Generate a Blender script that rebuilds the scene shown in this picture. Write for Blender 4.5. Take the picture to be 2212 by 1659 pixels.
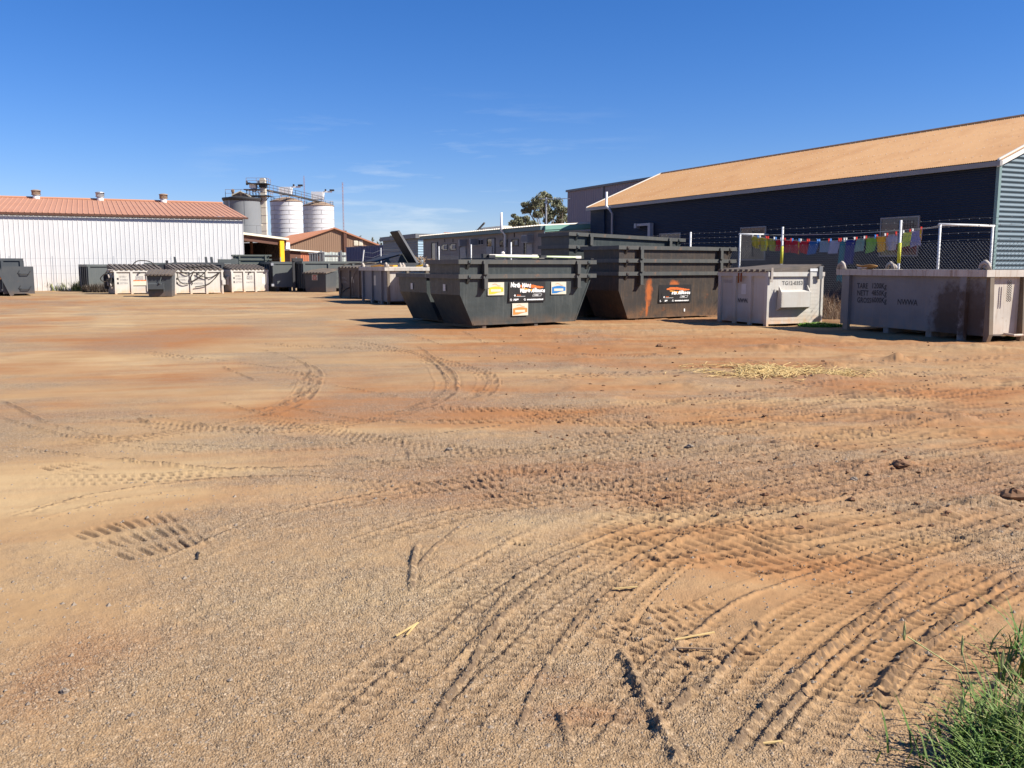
import bpy, bmesh, math, random
import numpy as np
from mathutils import Vector, Matrix
random.seed(11)
R = math.radians
for o in list(bpy.data.objects):
    bpy.data.objects.remove(o)
scene = bpy.context.scene
COL = scene.collection

# ------------------------------------------------------------------ camera
CAMH, FD, HOR = 1.65, 1944.0, 576.0          # eye height, focal length and horizon for a 2212 px wide picture
PITCH = math.atan((829.5 - HOR) / FD)
cd = bpy.data.cameras.new('camera')
cd.sensor_width = 36.0
cd.lens = 36.0 * FD / 2212.0
cd.clip_start, cd.clip_end = 0.05, 9000
cam = bpy.data.objects.new('camera', cd)
cam.location = (0, 0, CAMH)
cam.rotation_euler = (math.pi / 2 - PITCH, 0, 0)
COL.objects.link(cam)
scene.camera = cam

# ------------------------------------------------------------------ sky and sun
SUN_B, SUN_E = 105.0, 40.0
world = bpy.data.worlds.new('World')
scene.world = world
world.use_nodes = True
wn, wl = world.node_tree.nodes, world.node_tree.links
wn.clear()
sky = wn.new('ShaderNodeTexSky')
sky.sky_type = 'NISHITA'
sky.sun_disc = False
sky.sun_elevation = R(SUN_E)
sky.sun_rotation = R(SUN_B)
sky.altitude = 100
sky.air_density = 1.0
sky.dust_density = 0.0
sky.ozone_density = 6.0
hsv = wn.new('ShaderNodeHueSaturation')
hsv.inputs['Saturation'].default_value = 1.23
hsv.inputs['Value'].default_value = 1.2
wl.new(sky.outputs[0], hsv.inputs['Color'])
tint = wn.new('ShaderNodeMixRGB'); tint.blend_type = 'MULTIPLY'; tint.inputs[0].default_value = 1.0
tint.inputs[2].default_value = (0.97, 0.935, 1.20, 1)
wl.new(hsv.outputs[0], tint.inputs[1])
# thin cirrus streaks low in the sky
tc = wn.new('ShaderNodeTexCoord')
mp = wn.new('ShaderNodeMapping')
mp.inputs['Scale'].default_value = (5.0, 5.0, 42.0)
mp.inputs['Rotation'].default_value = (R(4), R(-5), 0)
wl.new(tc.outputs['Generated'], mp.inputs[0])
nz = wn.new('ShaderNodeTexNoise')
nz.inputs['Scale'].default_value = 1.1
nz.inputs['Detail'].default_value = 7
nz.inputs['Roughness'].default_value = 0.62
wl.new(mp.outputs[0], nz.inputs['Vector'])
mr = wn.new('ShaderNodeMapRange')
mr.inputs['From Min'].default_value = 0.54
mr.inputs['From Max'].default_value = 0.80
wl.new(nz.outputs['Fac'], mr.inputs['Value'])
sx = wn.new('ShaderNodeSeparateXYZ')
wl.new(tc.outputs['Generated'], sx.inputs[0])
zr = wn.new('ShaderNodeMapRange')
zr.inputs['From Min'].default_value = 0.19
zr.inputs['From Max'].default_value = 0.07
wl.new(sx.outputs['Z'], zr.inputs['Value'])
mm = wn.new('ShaderNodeMath'); mm.operation = 'MULTIPLY'
wl.new(mr.outputs[0], mm.inputs[0]); wl.new(zr.outputs[0], mm.inputs[1])
m2 = wn.new('ShaderNodeMath'); m2.operation = 'MULTIPLY'
xr_ = wn.new('ShaderNodeMath'); xr_.operation = 'ABSOLUTE'
xa = wn.new('ShaderNodeMath'); xa.operation = 'ADD'; xa.inputs[1].default_value = 0.09
wl.new(sx.outputs['X'], xa.inputs[0]); wl.new(xa.outputs[0], xr_.inputs[0])
xm = wn.new('ShaderNodeMapRange'); xm.inputs['From Min'].default_value = 0.26; xm.inputs['From Max'].default_value = 0.04
wl.new(xr_.outputs[0], xm.inputs['Value'])
m3 = wn.new('ShaderNodeMath'); m3.operation = 'MULTIPLY'
wl.new(mm.outputs[0], m3.inputs[0]); wl.new(xm.outputs[0], m3.inputs[1])
wl.new(m3.outputs[0], m2.inputs[0]); m2.inputs[1].default_value = 0.75
mx = wn.new('ShaderNodeMixRGB')
wl.new(m2.outputs[0], mx.inputs[0]); wl.new(tint.outputs[0], mx.inputs[1])
mx.inputs[2].default_value = (8.5, 9.6, 10.5, 1)
bg = wn.new('ShaderNodeBackground')
bg.inputs['Strength'].default_value = 0.05
wl.new(mx.outputs[0], bg.inputs['Color'])
wo = wn.new('ShaderNodeOutputWorld')
wl.new(bg.outputs[0], wo.inputs['Surface'])

sd = bpy.data.lights.new('sun', 'SUN')
sd.energy = 5.0
sd.angle = R(0.53)
sd.color = (1.0, 0.945, 0.86)
sun = bpy.data.objects.new('sun', sd)
sv = Vector((math.sin(R(SUN_B)) * math.cos(R(SUN_E)), math.cos(R(SUN_B)) * math.cos(R(SUN_E)), math.sin(R(SUN_E))))
sun.rotation_euler = (-sv).to_track_quat('-Z', 'Y').to_euler()
sun.location = sv * 60
COL.objects.link(sun)

scene.view_settings.view_transform = 'Standard'
scene.view_settings.look = 'None'
scene.view_settings.gamma = 1
scene.view_settings.use_curve_mapping = False
scene.view_settings.exposure = 0.9

# ------------------------------------------------------------------ helpers
def ray(x, y):
    cx, cy = (x - 1106.0) / FD, (829.5 - y) / FD
    return Vector((cx, math.cos(PITCH) + cy * math.sin(PITCH), -math.sin(PITCH) + cy * math.cos(PITCH)))
def gp(x, y, z=0.0):                    # where the sight line meets the ground
    d = ray(x, y)
    t = (z - CAMH) / d.z
    return Vector((d.x * t, d.y * t, z))
def at(x, y, Y):                        # point of the sight line at distance Y
    d = ray(x, y)
    t = Y / d.y
    return Vector((d.x * t, Y, CAMH + d.z * t))

class Fr:                               # a local frame: x along bearing b, y away to its left, z up
    def __init__(s, ox, oy, b, z=0.0):
        s.o = Vector((ox, oy, z)); s.b = b
        s.M = Matrix.Translation(s.o) @ Matrix.Rotation(R(90 - b), 4, 'Z')
        s.I = s.M.inverted()
    def hit(s, px, py, y=0.0):          # local (x, z) where a sight line meets the plane y
        o = s.I @ Vector((0, 0, CAMH)); d = s.I.to_3x3() @ ray(px, py)
        t = (y - o.y) / d.y
        return o.x + t * d.x, o.z + t * d.z
    def hitx(s, px, py, x):             # local (y, z) on the plane x
        o = s.I @ Vector((0, 0, CAMH)); d = s.I.to_3x3() @ ray(px, py)
        t = (x - o.x) / d.x
        return o.y + t * d.y, o.z + t * d.z
    def loc(s, v):
        return s.M @ Vector(v)

def tagit(o, label=None, cat=None, group=None, kind=None):
    if label: o['label'] = label
    if cat: o['category'] = cat
    if group: o['group'] = group
    if kind: o['kind'] = kind
    return o
def thing(name, label, cat, fr, group=None):
    o = bpy.data.objects.new(name, None)
    o.empty_display_size = 0.2
    o.matrix_world = fr.M if isinstance(fr, Fr) else Matrix.Translation(Vector(fr))
    COL.objects.link(o)
    return tagit(o, label, cat, group)
def copy_tree(o, parent=None):
    c = o.copy(); COL.objects.link(c)
    if parent is not None: c.parent = parent
    for ch in list(o.children): copy_tree(ch, c)
    return c

class MB:
    def __init__(s): s.v = []; s.f = []
    def add(s, vs, fs):
        n = len(s.v); s.v += [tuple(v) for v in vs]; s.f += [tuple(i + n for i in f) for f in fs]; return s
    def box(s, x0, x1, y0, y1, z0, z1):
        return s.add([(x0,y0,z0),(x1,y0,z0),(x1,y1,z0),(x0,y1,z0),(x0,y0,z1),(x1,y0,z1),(x1,y1,z1),(x0,y1,z1)],
                     [(0,3,2,1),(4,5,6,7),(0,1,5,4),(1,2,6,5),(2,3,7,6),(3,0,4,7)])
    def hexa(s, p):                     # eight points: bottom ring then top ring
        return s.add(p, [(0,3,2,1),(4,5,6,7),(0,1,5,4),(1,2,6,5),(2,3,7,6),(3,0,4,7)])
    def prism(s, poly, a, b, axis='x'): # polygon extruded along an axis
        n = len(poly)
        def pt(q, t): return {'x': (t, q[0], q[1]), 'y': (q[0], t, q[1]), 'z': (q[0], q[1], t)}[axis]
        vs = [pt(q, a) for q in poly] + [pt(q, b) for q in poly]
        fs = [tuple(range(n))[::-1], tuple(range(n, 2 * n))] + [(i, (i + 1) % n, n + (i + 1) % n, n + i) for i in range(n)]
        return s.add(vs, fs)
    def beam(s, a, b, w, h=None, up=(0, 0, 1)):
        a, b = Vector(a), Vector(b); h = h or w
        d = (b - a).normalized(); u = Vector(up)
        if abs(d.dot(u)) > 0.98: u = Vector((0, 1, 0))
        r = d.cross(u).normalized() * w / 2; t = r.cross(d).normalized() * h / 2
        return s.hexa([a - r - t, a + r - t, b + r - t, b - r - t, a - r + t, a + r + t, b + r + t, b - r + t])
    def tube(s, pts, r, n=8, cap=True):
        pts = [Vector(p) for p in pts]; m = len(pts); base = len(s.v)
        rr = r if isinstance(r, (list, tuple)) else [r] * m
        ref = Vector((0.13, 0.31, 0.94)).normalized()
        for i, p in enumerate(pts):
            d = (pts[min(i + 1, m - 1)] - pts[max(i - 1, 0)]).normalized()
            if abs(d.dot(ref)) > 0.95: ref = Vector((0.9, 0.2, 0.1)).normalized()
            u = d.cross(ref).normalized(); w = u.cross(d)
            for k in range(n):
                an = 2 * math.pi * k / n
                s.v.append(tuple(p + (u * math.cos(an) + w * math.sin(an)) * rr[i]))
        for i in range(m - 1):
            for k in range(n):
                s.f.append((base + i*n + k, base + i*n + (k+1) % n, base + (i+1)*n + (k+1) % n, base + (i+1)*n + k))
        if cap:
            s.f.append(tuple(base + k for k in range(n))[::-1]); s.f.append(tuple(base + (m-1)*n + k for k in range(n)))
        return s
    def lathe(s, prof, n=24, c=(0, 0, 0), cap=True):
        base = len(s.v); m = len(prof)
        for r, z in prof:
            for k in range(n):
                an = 2 * math.pi * k / n
                s.v.append((c[0] + r * math.cos(an), c[1] + r * math.sin(an), c[2] + z))
        for i in range(m - 1):
            for k in range(n):
                s.f.append((base + i*n + k, base + i*n + (k+1) % n, base + (i+1)*n + (k+1) % n, base + (i+1)*n + k))
        if cap:
            s.f.append(tuple(base + k for k in range(n))[::-1]); s.f.append(tuple(base + (m-1)*n + k for k in range(n)))
        return s
    def blob(s, c, rx, ry, rz, seed=0, n=8, m=6, rough=0.18):
        rg = random.Random(seed); base = len(s.v)
        for i in range(m + 1):
            th = math.pi * i / m
            for k in range(n):
                ph = 2 * math.pi * k / n; q = 1 + rg.uniform(-rough, rough)
                s.v.append((c[0] + rx*q*math.sin(th)*math.cos(ph), c[1] + ry*q*math.sin(th)*math.sin(ph), c[2] + rz*q*math.cos(th)))
        for i in range(m):
            for k in range(n):
                s.f.append((base + i*n + k, base + (i+1)*n + k, base + (i+1)*n + (k+1) % n, base + i*n + (k+1) % n))
        return s
    def corr(s, o, a, e, nrm, La, lo, hi, pitch, amp, kind='wave'):
        # sheet with ribs: profile runs along a (length La), sheet runs along e from lo(a) to hi(a)
        o, a, e, nrm = Vector(o), Vector(a), Vector(e), Vector(nrm)
        pr = {'wave': [(k / 6.0, 0.5 - 0.5 * math.cos(2 * math.pi * k / 6.0)) for k in range(6)],
              'rib': [(0.0, 0.0), (0.74, 0.0), (0.80, 1.0), (0.92, 1.0)], 'thin': [(0.0, 0.0), (0.86, 0.0), (0.89, 1.0), (0.97, 1.0)],
              'pan': [(0.0, 0.0), (0.4, 0.0), (0.46, 1.0), (0.94, 1.0)]}[kind]
        L = lo if callable(lo) else (lambda t: lo); H = hi if callable(hi) else (lambda t: hi)
        ts = []
        k = 0
        while k * pitch < La:
            for q, h in pr:
                t = (k + q) * pitch
                if t < La: ts.append((t, h))
            k += 1
        ts.append((La, 0.0))
        base = len(s.v)
        for t, h in ts:
            p = o + a * t + nrm * (amp * h)
            s.v.append(tuple(p + e * L(t))); s.v.append(tuple(p + e * H(t)))
        for i in range(len(ts) - 1):
            b = base + 2 * i
            s.f.append((b, b + 2, b + 3, b + 1))
        return s
    def build(s, name, mat, parent=None, smooth=False, kind=None, label=None):
        me = bpy.data.meshes.new(name)
        me.from_pydata(s.v, [], s.f); me.update()
        if mat is not None: me.materials.append(mat)
        if smooth: me.polygons.foreach_set('use_smooth', [True] * len(me.polygons))
        o = bpy.data.objects.new(name, me)
        COL.objects.link(o)
        if parent is not None: o.parent = parent
        return tagit(o, label, kind=kind)

def text(name, body, size, mat, parent, M, align='LEFT', xs=1.0, shear=0.0, track=1.0, bold=0.0):
    cu = bpy.data.curves.new(name, 'FONT')
    cu.body = body; cu.size = size; cu.align_x = align; cu.shear = shear; cu.space_character = track
    cu.offset = bold; cu.resolution_u = 2
    tmp = bpy.data.objects.new(name, cu)
    COL.objects.link(tmp)
    bpy.context.view_layer.update()
    dg = bpy.context.evaluated_depsgraph_get()
    me = bpy.data.meshes.new_from_object(tmp.evaluated_get(dg))
    bpy.data.objects.remove(tmp); bpy.data.curves.remove(cu)
    me.name = name
    me.transform(M @ Matrix.Diagonal((xs, 1, 1, 1)))
    me.materials.clear(); me.materials.append(mat)
    o = bpy.data.objects.new(name, me); COL.objects.link(o)
    if parent is not None: o.parent = parent
    return o
def onfront(x, z, y=-0.004, rot=0.0):   # text matrix on a face looking along -y
    return Matrix.Translation((x, y, z)) @ Matrix.Rotation(R(90), 4, 'X') @ Matrix.Rotation(R(rot), 4, 'Z')
def onend(y, z, x):                     # text matrix on a face looking along +x
    return Matrix.Translation((x, y, z)) @ Matrix.Rotation(R(90), 4, 'Z') @ Matrix.Rotation(R(90), 4, 'X')
def onleft(y, z, x):                    # on a face looking along -x
    return Matrix.Translation((x, y, z)) @ Matrix.Rotation(R(-90), 4, 'Z') @ Matrix.Rotation(R(90), 4, 'X')

# ------------------------------------------------------------------ materials
def mat(name, c, c2=None, ns=2.5, rough=0.6, metal=0.0, dust=None, rust=None, bump=None, streak=None, spec=0.28, mixlo=0.35, mixhi=0.7):
    m = bpy.data.materials.new(name); m.use_nodes = True
    N, L = m.node_tree.nodes, m.node_tree.links
    b = N['Principled BSDF']
    b.inputs['Roughness'].default_value = rough
    b.inputs['Metallic'].default_value = metal
    b.inputs['Specular IOR Level'].default_value = spec
    t = N.new('ShaderNodeTexCoord')
    def noise(scale, detail=5, rgh=0.6, stretch=None):
        n = N.new('ShaderNodeTexNoise')
        n.inputs['Scale'].default_value = scale; n.inputs['Detail'].default_value = detail; n.inputs['Roughness'].default_value = rgh
        if stretch:
            mpn = N.new('ShaderNodeMapping'); mpn.inputs['Scale'].default_value = stretch
            L.new(t.outputs['Object'], mpn.inputs[0]); L.new(mpn.outputs[0], n.inputs['Vector'])
        else: L.new(t.outputs['Object'], n.inputs['Vector'])
        return n.outputs['Fac']
    def rng(v, a, bb, lo=0.0, hi=1.0):
        r = N.new('ShaderNodeMapRange')
        r.inputs['From Min'].default_value = a; r.inputs['From Max'].default_value = bb
        r.inputs['To Min'].default_value = lo; r.inputs['To Max'].default_value = hi
        L.new(v, r.inputs['Value']); return r.outputs[0]
    def mix(f, c1, cc2):
        x = N.new('ShaderNodeMixRGB'); L.new(f, x.inputs[0])
        for i, q in ((1, c1), (2, cc2)):
            if isinstance(q, tuple): x.inputs[i].default_value = (*q, 1)
            else: L.new(q, x.inputs[i])
        return x.outputs[0]
    def mul(a, bb):
        x = N.new('ShaderNodeMath'); x.operation = 'MULTIPLY'; L.new(a, x.inputs[0])
        if isinstance(bb, (int, float)): x.inputs[1].default_value = bb
        else: L.new(bb, x.inputs[1])
        return x.outputs[0]
    if c2 is None: c2 = tuple(q * 0.82 for q in c)
    out = mix(rng(noise(ns, 6), mixlo, mixhi), c, c2)
    if streak:                          # (colour, amount): vertical weathering streaks
        out = mix(mul(rng(noise(3.0, 5, 0.65, (5, 5, 0.35)), 0.5, 0.75), streak[1]), out, streak[0])
    if rust:                            # (colour, scale, low, high)
        out = mix(rng(noise(rust[1], 8, 0.7), rust[2], rust[3]), out, rust[0])
    if dust:                            # (colour, height, amount): splashed soil near the ground
        s = N.new('ShaderNodeSeparateXYZ'); L.new(t.outputs['Object'], s.inputs[0])
        out = mix(mul(mul(rng(s.outputs['Z'], dust[1], 0.0), rng(noise(4, 6), 0.3, 0.65)), dust[2]), out, dust[0])
    L.new(out, b.inputs['Base Color'])
    if bump:
        bp = N.new('ShaderNodeBump'); bp.inputs['Strength'].default_value = bump[1]; bp.inputs['Distance'].default_value = bump[2] if len(bump) > 2 else 0.02
        L.new(noise(bump[0], 4), bp.inputs['Height']); L.new(bp.outputs[0], b.inputs['Normal'])
    return m

SOIL = (0.25, 0.13, 0.06)
M = {}
M['skip'] = mat('skip_paint', (0.038, 0.046, 0.046), (0.054, 0.062, 0.06), 1.3, 0.42, streak=((0.11, 0.115, 0.105), 0.45), rust=((0.13, 0.10, 0.075), 5.0, 0.66, 0.8), dust=(SOIL, 0.35, 0.45), bump=(2.0, 0.45, 0.05))
M['skip_rusty'] = mat('skip_paint_rusty', (0.040, 0.036, 0.033), (0.058, 0.046, 0.037), 1.1, 0.45, streak=((0.14, 0.09, 0.055), 0.5), rust=((0.22, 0.075, 0.025), 1.7, 0.60, 0.70), dust=(SOIL, 0.5, 0.6), bump=(2.0, 0.45, 0.05))
M['skip_rim'] = mat('skip_rim_paint', (0.062, 0.066, 0.064), (0.088, 0.086, 0.076), 2.2, 0.5, streak=((0.18, 0.15, 0.11), 0.3), rust=((0.21, 0.11, 0.06), 4.0, 0.62, 0.78))
M['rust'] = mat('rusted_patch', (0.33, 0.10, 0.03), (0.15, 0.055, 0.025), 9, 0.8)
M['green_in'] = mat('green_liner', (0.05, 0.13, 0.06), (0.07, 0.12, 0.06), 3, 0.6)
M['hook'] = mat('hook_bin_paint', (0.092, 0.103, 0.10), (0.112, 0.122, 0.117), 0.8, 0.5, streak=((0.17, 0.165, 0.145), 0.4), rust=((0.14, 0.09, 0.06), 4, 0.68, 0.8), dust=(SOIL, 0.5, 0.5))
M['hook_dark'] = mat('dark_bin_paint', (0.055, 0.062, 0.068), (0.075, 0.08, 0.082), 1.2, 0.5, streak=((0.10, 0.095, 0.085), 0.4), rust=((0.14, 0.08, 0.05), 4, 0.66, 0.8), dust=(SOIL, 0.4, 0.5))
M['flat_skip'] = mat('flat_skip_paint', (0.105, 0.118, 0.10), (0.13, 0.14, 0.12), 2, 0.55, rust=((0.17, 0.12, 0.08), 4, 0.66, 0.8))
M['white_bin'] = mat('white_bin_paint', (0.52, 0.50, 0.45), (0.43, 0.405, 0.36), 1.1, 0.6, streak=((0.45, 0.36, 0.27), 0.55), rust=((0.30, 0.17, 0.09), 7, 0.70, 0.80), dust=((0.55, 0.33, 0.17), 0.45, 0.9), bump=(3, 0.2, 0.02))
M['beige_bin'] = mat('beige_bin_paint', (0.19, 0.155, 0.115), (0.14, 0.11, 0.08), 1.4, 0.65, streak=((0.16, 0.10, 0.06), 0.6), rust=((0.18, 0.09, 0.05), 5, 0.62, 0.76), dust=(SOIL, 0.5, 0.7))
M['grey_bin'] = mat('grey_bin_paint', (0.205, 0.205, 0.205), (0.165, 0.162, 0.16), 1.2, 0.6, streak=((0.26, 0.21, 0.17), 0.5), rust=((0.20, 0.11, 0.06), 5, 0.68, 0.80), dust=((0.42, 0.26, 0.15), 0.4, 0.7), bump=(3, 0.2, 0.02))
M['pale_lit_bin'] = mat('pale_lit_bin_paint', (0.55, 0.50, 0.43), (0.43, 0.38, 0.32), 1.6, 0.6, streak=((0.25, 0.16, 0.10), 0.8), rust=((0.24, 0.13, 0.07), 5, 0.64, 0.76), dust=((0.5, 0.3, 0.17), 0.5, 0.7))  # paler than the bin sides: sunlight on ends and rims put into colour
M['stain'] = mat('brown_stain', (0.10, 0.065, 0.045), (0.17, 0.12, 0.09), 3.5, 0.85)
M['lid'] = mat('lid_plastic', (0.10, 0.085, 0.072), (0.15, 0.12, 0.095), 3, 0.7, rust=((0.22, 0.16, 0.11), 2.2, 0.55, 0.8))
M['lid_dark'] = mat('lid_plastic_dark', (0.028, 0.028, 0.028), (0.045, 0.042, 0.04), 3, 0.6)
M['hose'] = mat('rubber_hose', (0.02, 0.018, 0.016), (0.05, 0.04, 0.032), 6, 0.6)
M['hose_pale'] = mat('dusty_hose', (0.20, 0.17, 0.13), (0.13, 0.10, 0.08), 6, 0.7)
M['lug'] = mat('lug_steel', (0.48, 0.43, 0.37), (0.25, 0.20, 0.16), 9, 0.7)
M['ink'] = mat('stencil_ink', (0.03, 0.03, 0.032), (0.09, 0.088, 0.085), 22, 0.8)
M['ink_faded'] = mat('faded_stencil_ink', (0.20, 0.19, 0.18), (0.44, 0.42, 0.39), 16, 0.8)
M['white'] = mat('white_print', (0.78, 0.77, 0.74), (0.70, 0.69, 0.66), 6, 0.6)
M['orange_print'] = mat('orange_print', (0.62, 0.15, 0.025), (0.56, 0.11, 0.03), 7, 0.6)
M['amber_print'] = mat('amber_print', (0.66, 0.30, 0.03), (0.62, 0.22, 0.03), 7, 0.6)
M['black_print'] = mat('black_print', (0.020, 0.019, 0.019), (0.03, 0.028, 0.027), 3, 0.45)
M['yellow_print'] = mat('yellow_print', (0.58, 0.47, 0.03), (0.55, 0.45, 0.05), 3, 0.55)
M['gold_print'] = mat('gold_print', (0.52, 0.22, 0.05), (0.48, 0.21, 0.05), 3, 0.55)
M['blue_print'] = mat('blue_print', (0.02, 0.16, 0.42), (0.03, 0.16, 0.38), 3, 0.55)
M['cream_print'] = mat('cream_print', (0.58, 0.54, 0.42), (0.52, 0.48, 0.38), 5, 0.6)
M['red_print'] = mat('red_print', (0.42, 0.05, 0.035), (0.35, 0.05, 0.04), 6, 0.6)
M['dark_steel'] = mat('dark_steel', (0.04, 0.04, 0.042), None, 4, 0.55)
M['galv'] = mat('galvanised_steel', (0.45, 0.46, 0.47), (0.36, 0.37, 0.38), 3, 0.42, 0.35)
M['galv_pale'] = mat('galvanised_pale', (0.66, 0.66, 0.64), (0.56, 0.56, 0.55), 4, 0.5)
M['white_paint'] = mat('white_paint', (0.78, 0.78, 0.76), (0.70, 0.69, 0.66), 2, 0.5)
M['yellow'] = mat('yellow_paint', (0.85, 0.48, 0.02), (0.80, 0.42, 0.02), 3, 0.5)
M['sleeve'] = mat('yellow_sleeve', (0.62, 0.60, 0.05), (0.52, 0.52, 0.06), 5, 0.6)
M['glass'] = mat('window_glass', (0.018, 0.02, 0.024), (0.03, 0.034, 0.04), 1, 0.12, spec=0.6)
M['frame'] = mat('window_frame', (0.30, 0.29, 0.28), (0.24, 0.23, 0.22), 4, 0.5)
M['frame_dark'] = mat('window_frame_dark', (0.05, 0.045, 0.042), None, 4, 0.5)
M['shaded_blue_wall'] = mat('shaded_blue_cladding', (0.012, 0.019, 0.036), (0.015, 0.023, 0.042), 0.6, 0.55, streak=((0.023, 0.030, 0.046), 0.3))  # shade on the long wall is put into this darker blue
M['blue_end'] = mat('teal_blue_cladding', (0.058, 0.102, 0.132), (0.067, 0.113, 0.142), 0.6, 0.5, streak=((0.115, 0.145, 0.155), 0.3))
M['blue_trim'] = mat('grey_gutter', (0.30, 0.29, 0.28), (0.26, 0.25, 0.24), 2, 0.5)
M['green_trim'] = mat('corner_trim', (0.16, 0.24, 0.23), (0.18, 0.26, 0.25), 2, 0.5)
M['barge'] = mat('barge_board', (0.74, 0.70, 0.61), (0.68, 0.64, 0.56), 2, 0.55)
M['tan_roof'] = mat('dusty_tan_roof', (0.43, 0.24, 0.108), (0.475, 0.275, 0.13), 0.22, 0.7, streak=((0.55, 0.34, 0.18), 0.5), rust=((0.36, 0.18, 0.075), 0.45, 0.45, 0.75))
M['terra_roof'] = mat('terracotta_roof', (0.41, 0.20, 0.12), (0.44, 0.225, 0.14), 0.3, 0.65)
M['red_roof'] = mat('red_roof', (0.37, 0.16, 0.09), (0.41, 0.19, 0.11), 0.3, 0.65)
M['white_clad'] = mat('white_cladding', (0.63, 0.62, 0.60), (0.57, 0.56, 0.545), 0.25, 0.45, dust=((0.62, 0.48, 0.36), 1.2, 0.6))
M['tan_clad'] = mat('tan_cladding', (0.26, 0.165, 0.105), (0.245, 0.15, 0.095), 0.4, 0.6)
M['brown_clad'] = mat('brown_cladding', (0.10, 0.045, 0.03), (0.12, 0.055, 0.035), 0.5, 0.6)
M['orange_clad'] = mat('orange_cladding', (0.38, 0.13, 0.065), (0.42, 0.15, 0.08), 0.7, 0.6)
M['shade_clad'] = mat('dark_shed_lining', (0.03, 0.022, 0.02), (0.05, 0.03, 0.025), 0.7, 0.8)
M['navy'] = mat('navy_cladding', (0.07, 0.085, 0.17), (0.06, 0.075, 0.15), 0.6, 0.55)
M['grey_clad'] = mat('grey_cladding', (0.15, 0.165, 0.18), (0.13, 0.145, 0.16), 0.6, 0.6)
M['pale_blue'] = mat('pale_blue_cladding', (0.30, 0.42, 0.50), (0.27, 0.38, 0.46), 0.8, 0.55)
M['purple_clad'] = mat('mauve_cladding', (0.24, 0.20, 0.215), (0.215, 0.18, 0.195), 0.3, 0.6)
M['cabin'] = mat('cabin_cladding', (0.33, 0.29, 0.25), (0.27, 0.23, 0.20), 0.9, 0.6, streak=((0.20, 0.16, 0.13), 0.5))
M['cream'] = mat('cream_cladding', (0.72, 0.66, 0.50), (0.66, 0.60, 0.46), 0.8, 0.55)
M['green_fascia'] = mat('green_fascia', (0.20, 0.38, 0.31), (0.18, 0.34, 0.28), 0.8, 0.5)
M['slate_fascia'] = mat('green_grey_fascia', (0.13, 0.19, 0.19), (0.11, 0.17, 0.17), 0.8, 0.55)
M['pale_roof'] = mat('pale_roof_sheet', (0.72, 0.66, 0.56), (0.65, 0.56, 0.45), 0.8, 0.5)
M['silo_grey'] = mat('grey_silo_steel', (0.17, 0.18, 0.185), (0.20, 0.21, 0.215), 0.3, 0.5, streak=((0.23, 0.22, 0.20), 0.5))
M['silo_white'] = mat('white_silo_steel', (0.58, 0.58, 0.59), (0.51, 0.51, 0.52), 0.25, 0.5, streak=((0.58, 0.54, 0.49), 0.35))
M['seam'] = mat('silo_seam', (0.34, 0.33, 0.32), (0.45, 0.43, 0.41), 1.2, 0.6)
M['silo_rust'] = mat('rusty_silo_edge', (0.34, 0.245, 0.17), (0.24, 0.165, 0.115), 1.2, 0.7)
M['leg_paint'] = mat('elevator_paint', (0.62, 0.56, 0.45), (0.55, 0.49, 0.39), 0.5, 0.55)
M['mast'] = mat('mast_paint', (0.33, 0.17, 0.17), (0.42, 0.32, 0.32), 0.2, 0.6)
M['asb'] = mat('weathered_fence_sheet', (0.62, 0.66, 0.60), (0.40, 0.44, 0.40), 1.3, 0.8, streak=((0.34, 0.36, 0.33), 0.7))
M['tank'] = mat('grey_tank', (0.17, 0.175, 0.18), (0.14, 0.145, 0.15), 0.9, 0.6)
M['bark'] = mat('bark', (0.20, 0.15, 0.11), (0.30, 0.25, 0.20), 3, 0.9)
M['leaf'] = mat('gum_leaves', (0.155, 0.165, 0.095), (0.24, 0.235, 0.14), 0.9, 0.6)
M['leaf_far'] = mat('pale_gum_leaves', (0.15, 0.16, 0.11), (0.20, 0.20, 0.14), 0.6, 0.7)
M['weed'] = mat('yellow_weed', (0.26, 0.27, 0.08), (0.18, 0.22, 0.06), 2, 0.7)
M['weed_dark'] = mat('dark_scrub', (0.075, 0.06, 0.05), (0.11, 0.085, 0.06), 4, 0.8)
M['weed_green'] = mat('fresh_weed', (0.12, 0.26, 0.03), (0.18, 0.33, 0.05), 5, 0.6)
M['dry'] = mat('dry_stalk', (0.36, 0.25, 0.15), (0.27, 0.18, 0.11), 6, 0.8)
M['straw'] = mat('straw', (0.64, 0.47, 0.20), (0.46, 0.31, 0.13), 9, 0.7)
M['grass'] = mat('grass_blade', (0.075, 0.15, 0.022), (0.16, 0.20, 0.05), 7, 0.6, spec=.25)
M['seed'] = mat('grass_seed', (0.36, 0.36, 0.15), (0.26, 0.30, 0.10), 20, 0.7)
M['stone'] = mat('loose_stone', (0.27, 0.215, 0.16), (0.15, 0.12, 0.095), 30, 0.85)
M['clod'] = mat('earth_clod', (0.22, 0.115, 0.06), (0.14, 0.08, 0.045), 25, 0.9)
M['wire'] = mat('fence_wire', (0.13, 0.135, 0.14), None, 4, 0.45, 0.3)
M['duct'] = mat('grey_duct', (0.34, 0.34, 0.36), (0.30, 0.30, 0.32), 2, 0.5)
M['pole_green'] = mat('pale_green_pole', (0.60, 0.66, 0.42), (0.52, 0.58, 0.36), 4, 0.5)
M['pole_white'] = mat('pale_pole', (0.75, 0.70, 0.62), (0.66, 0.58, 0.48), 5, 0.5)
M['rope'] = mat('brown_rope', (0.22, 0.13, 0.06), (0.42, 0.22, 0.06), 12, 0.8)
M['orange_strap'] = mat('orange_strap', (0.80, 0.36, 0.03), (0.70, 0.28, 0.03), 6, 0.7)

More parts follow.
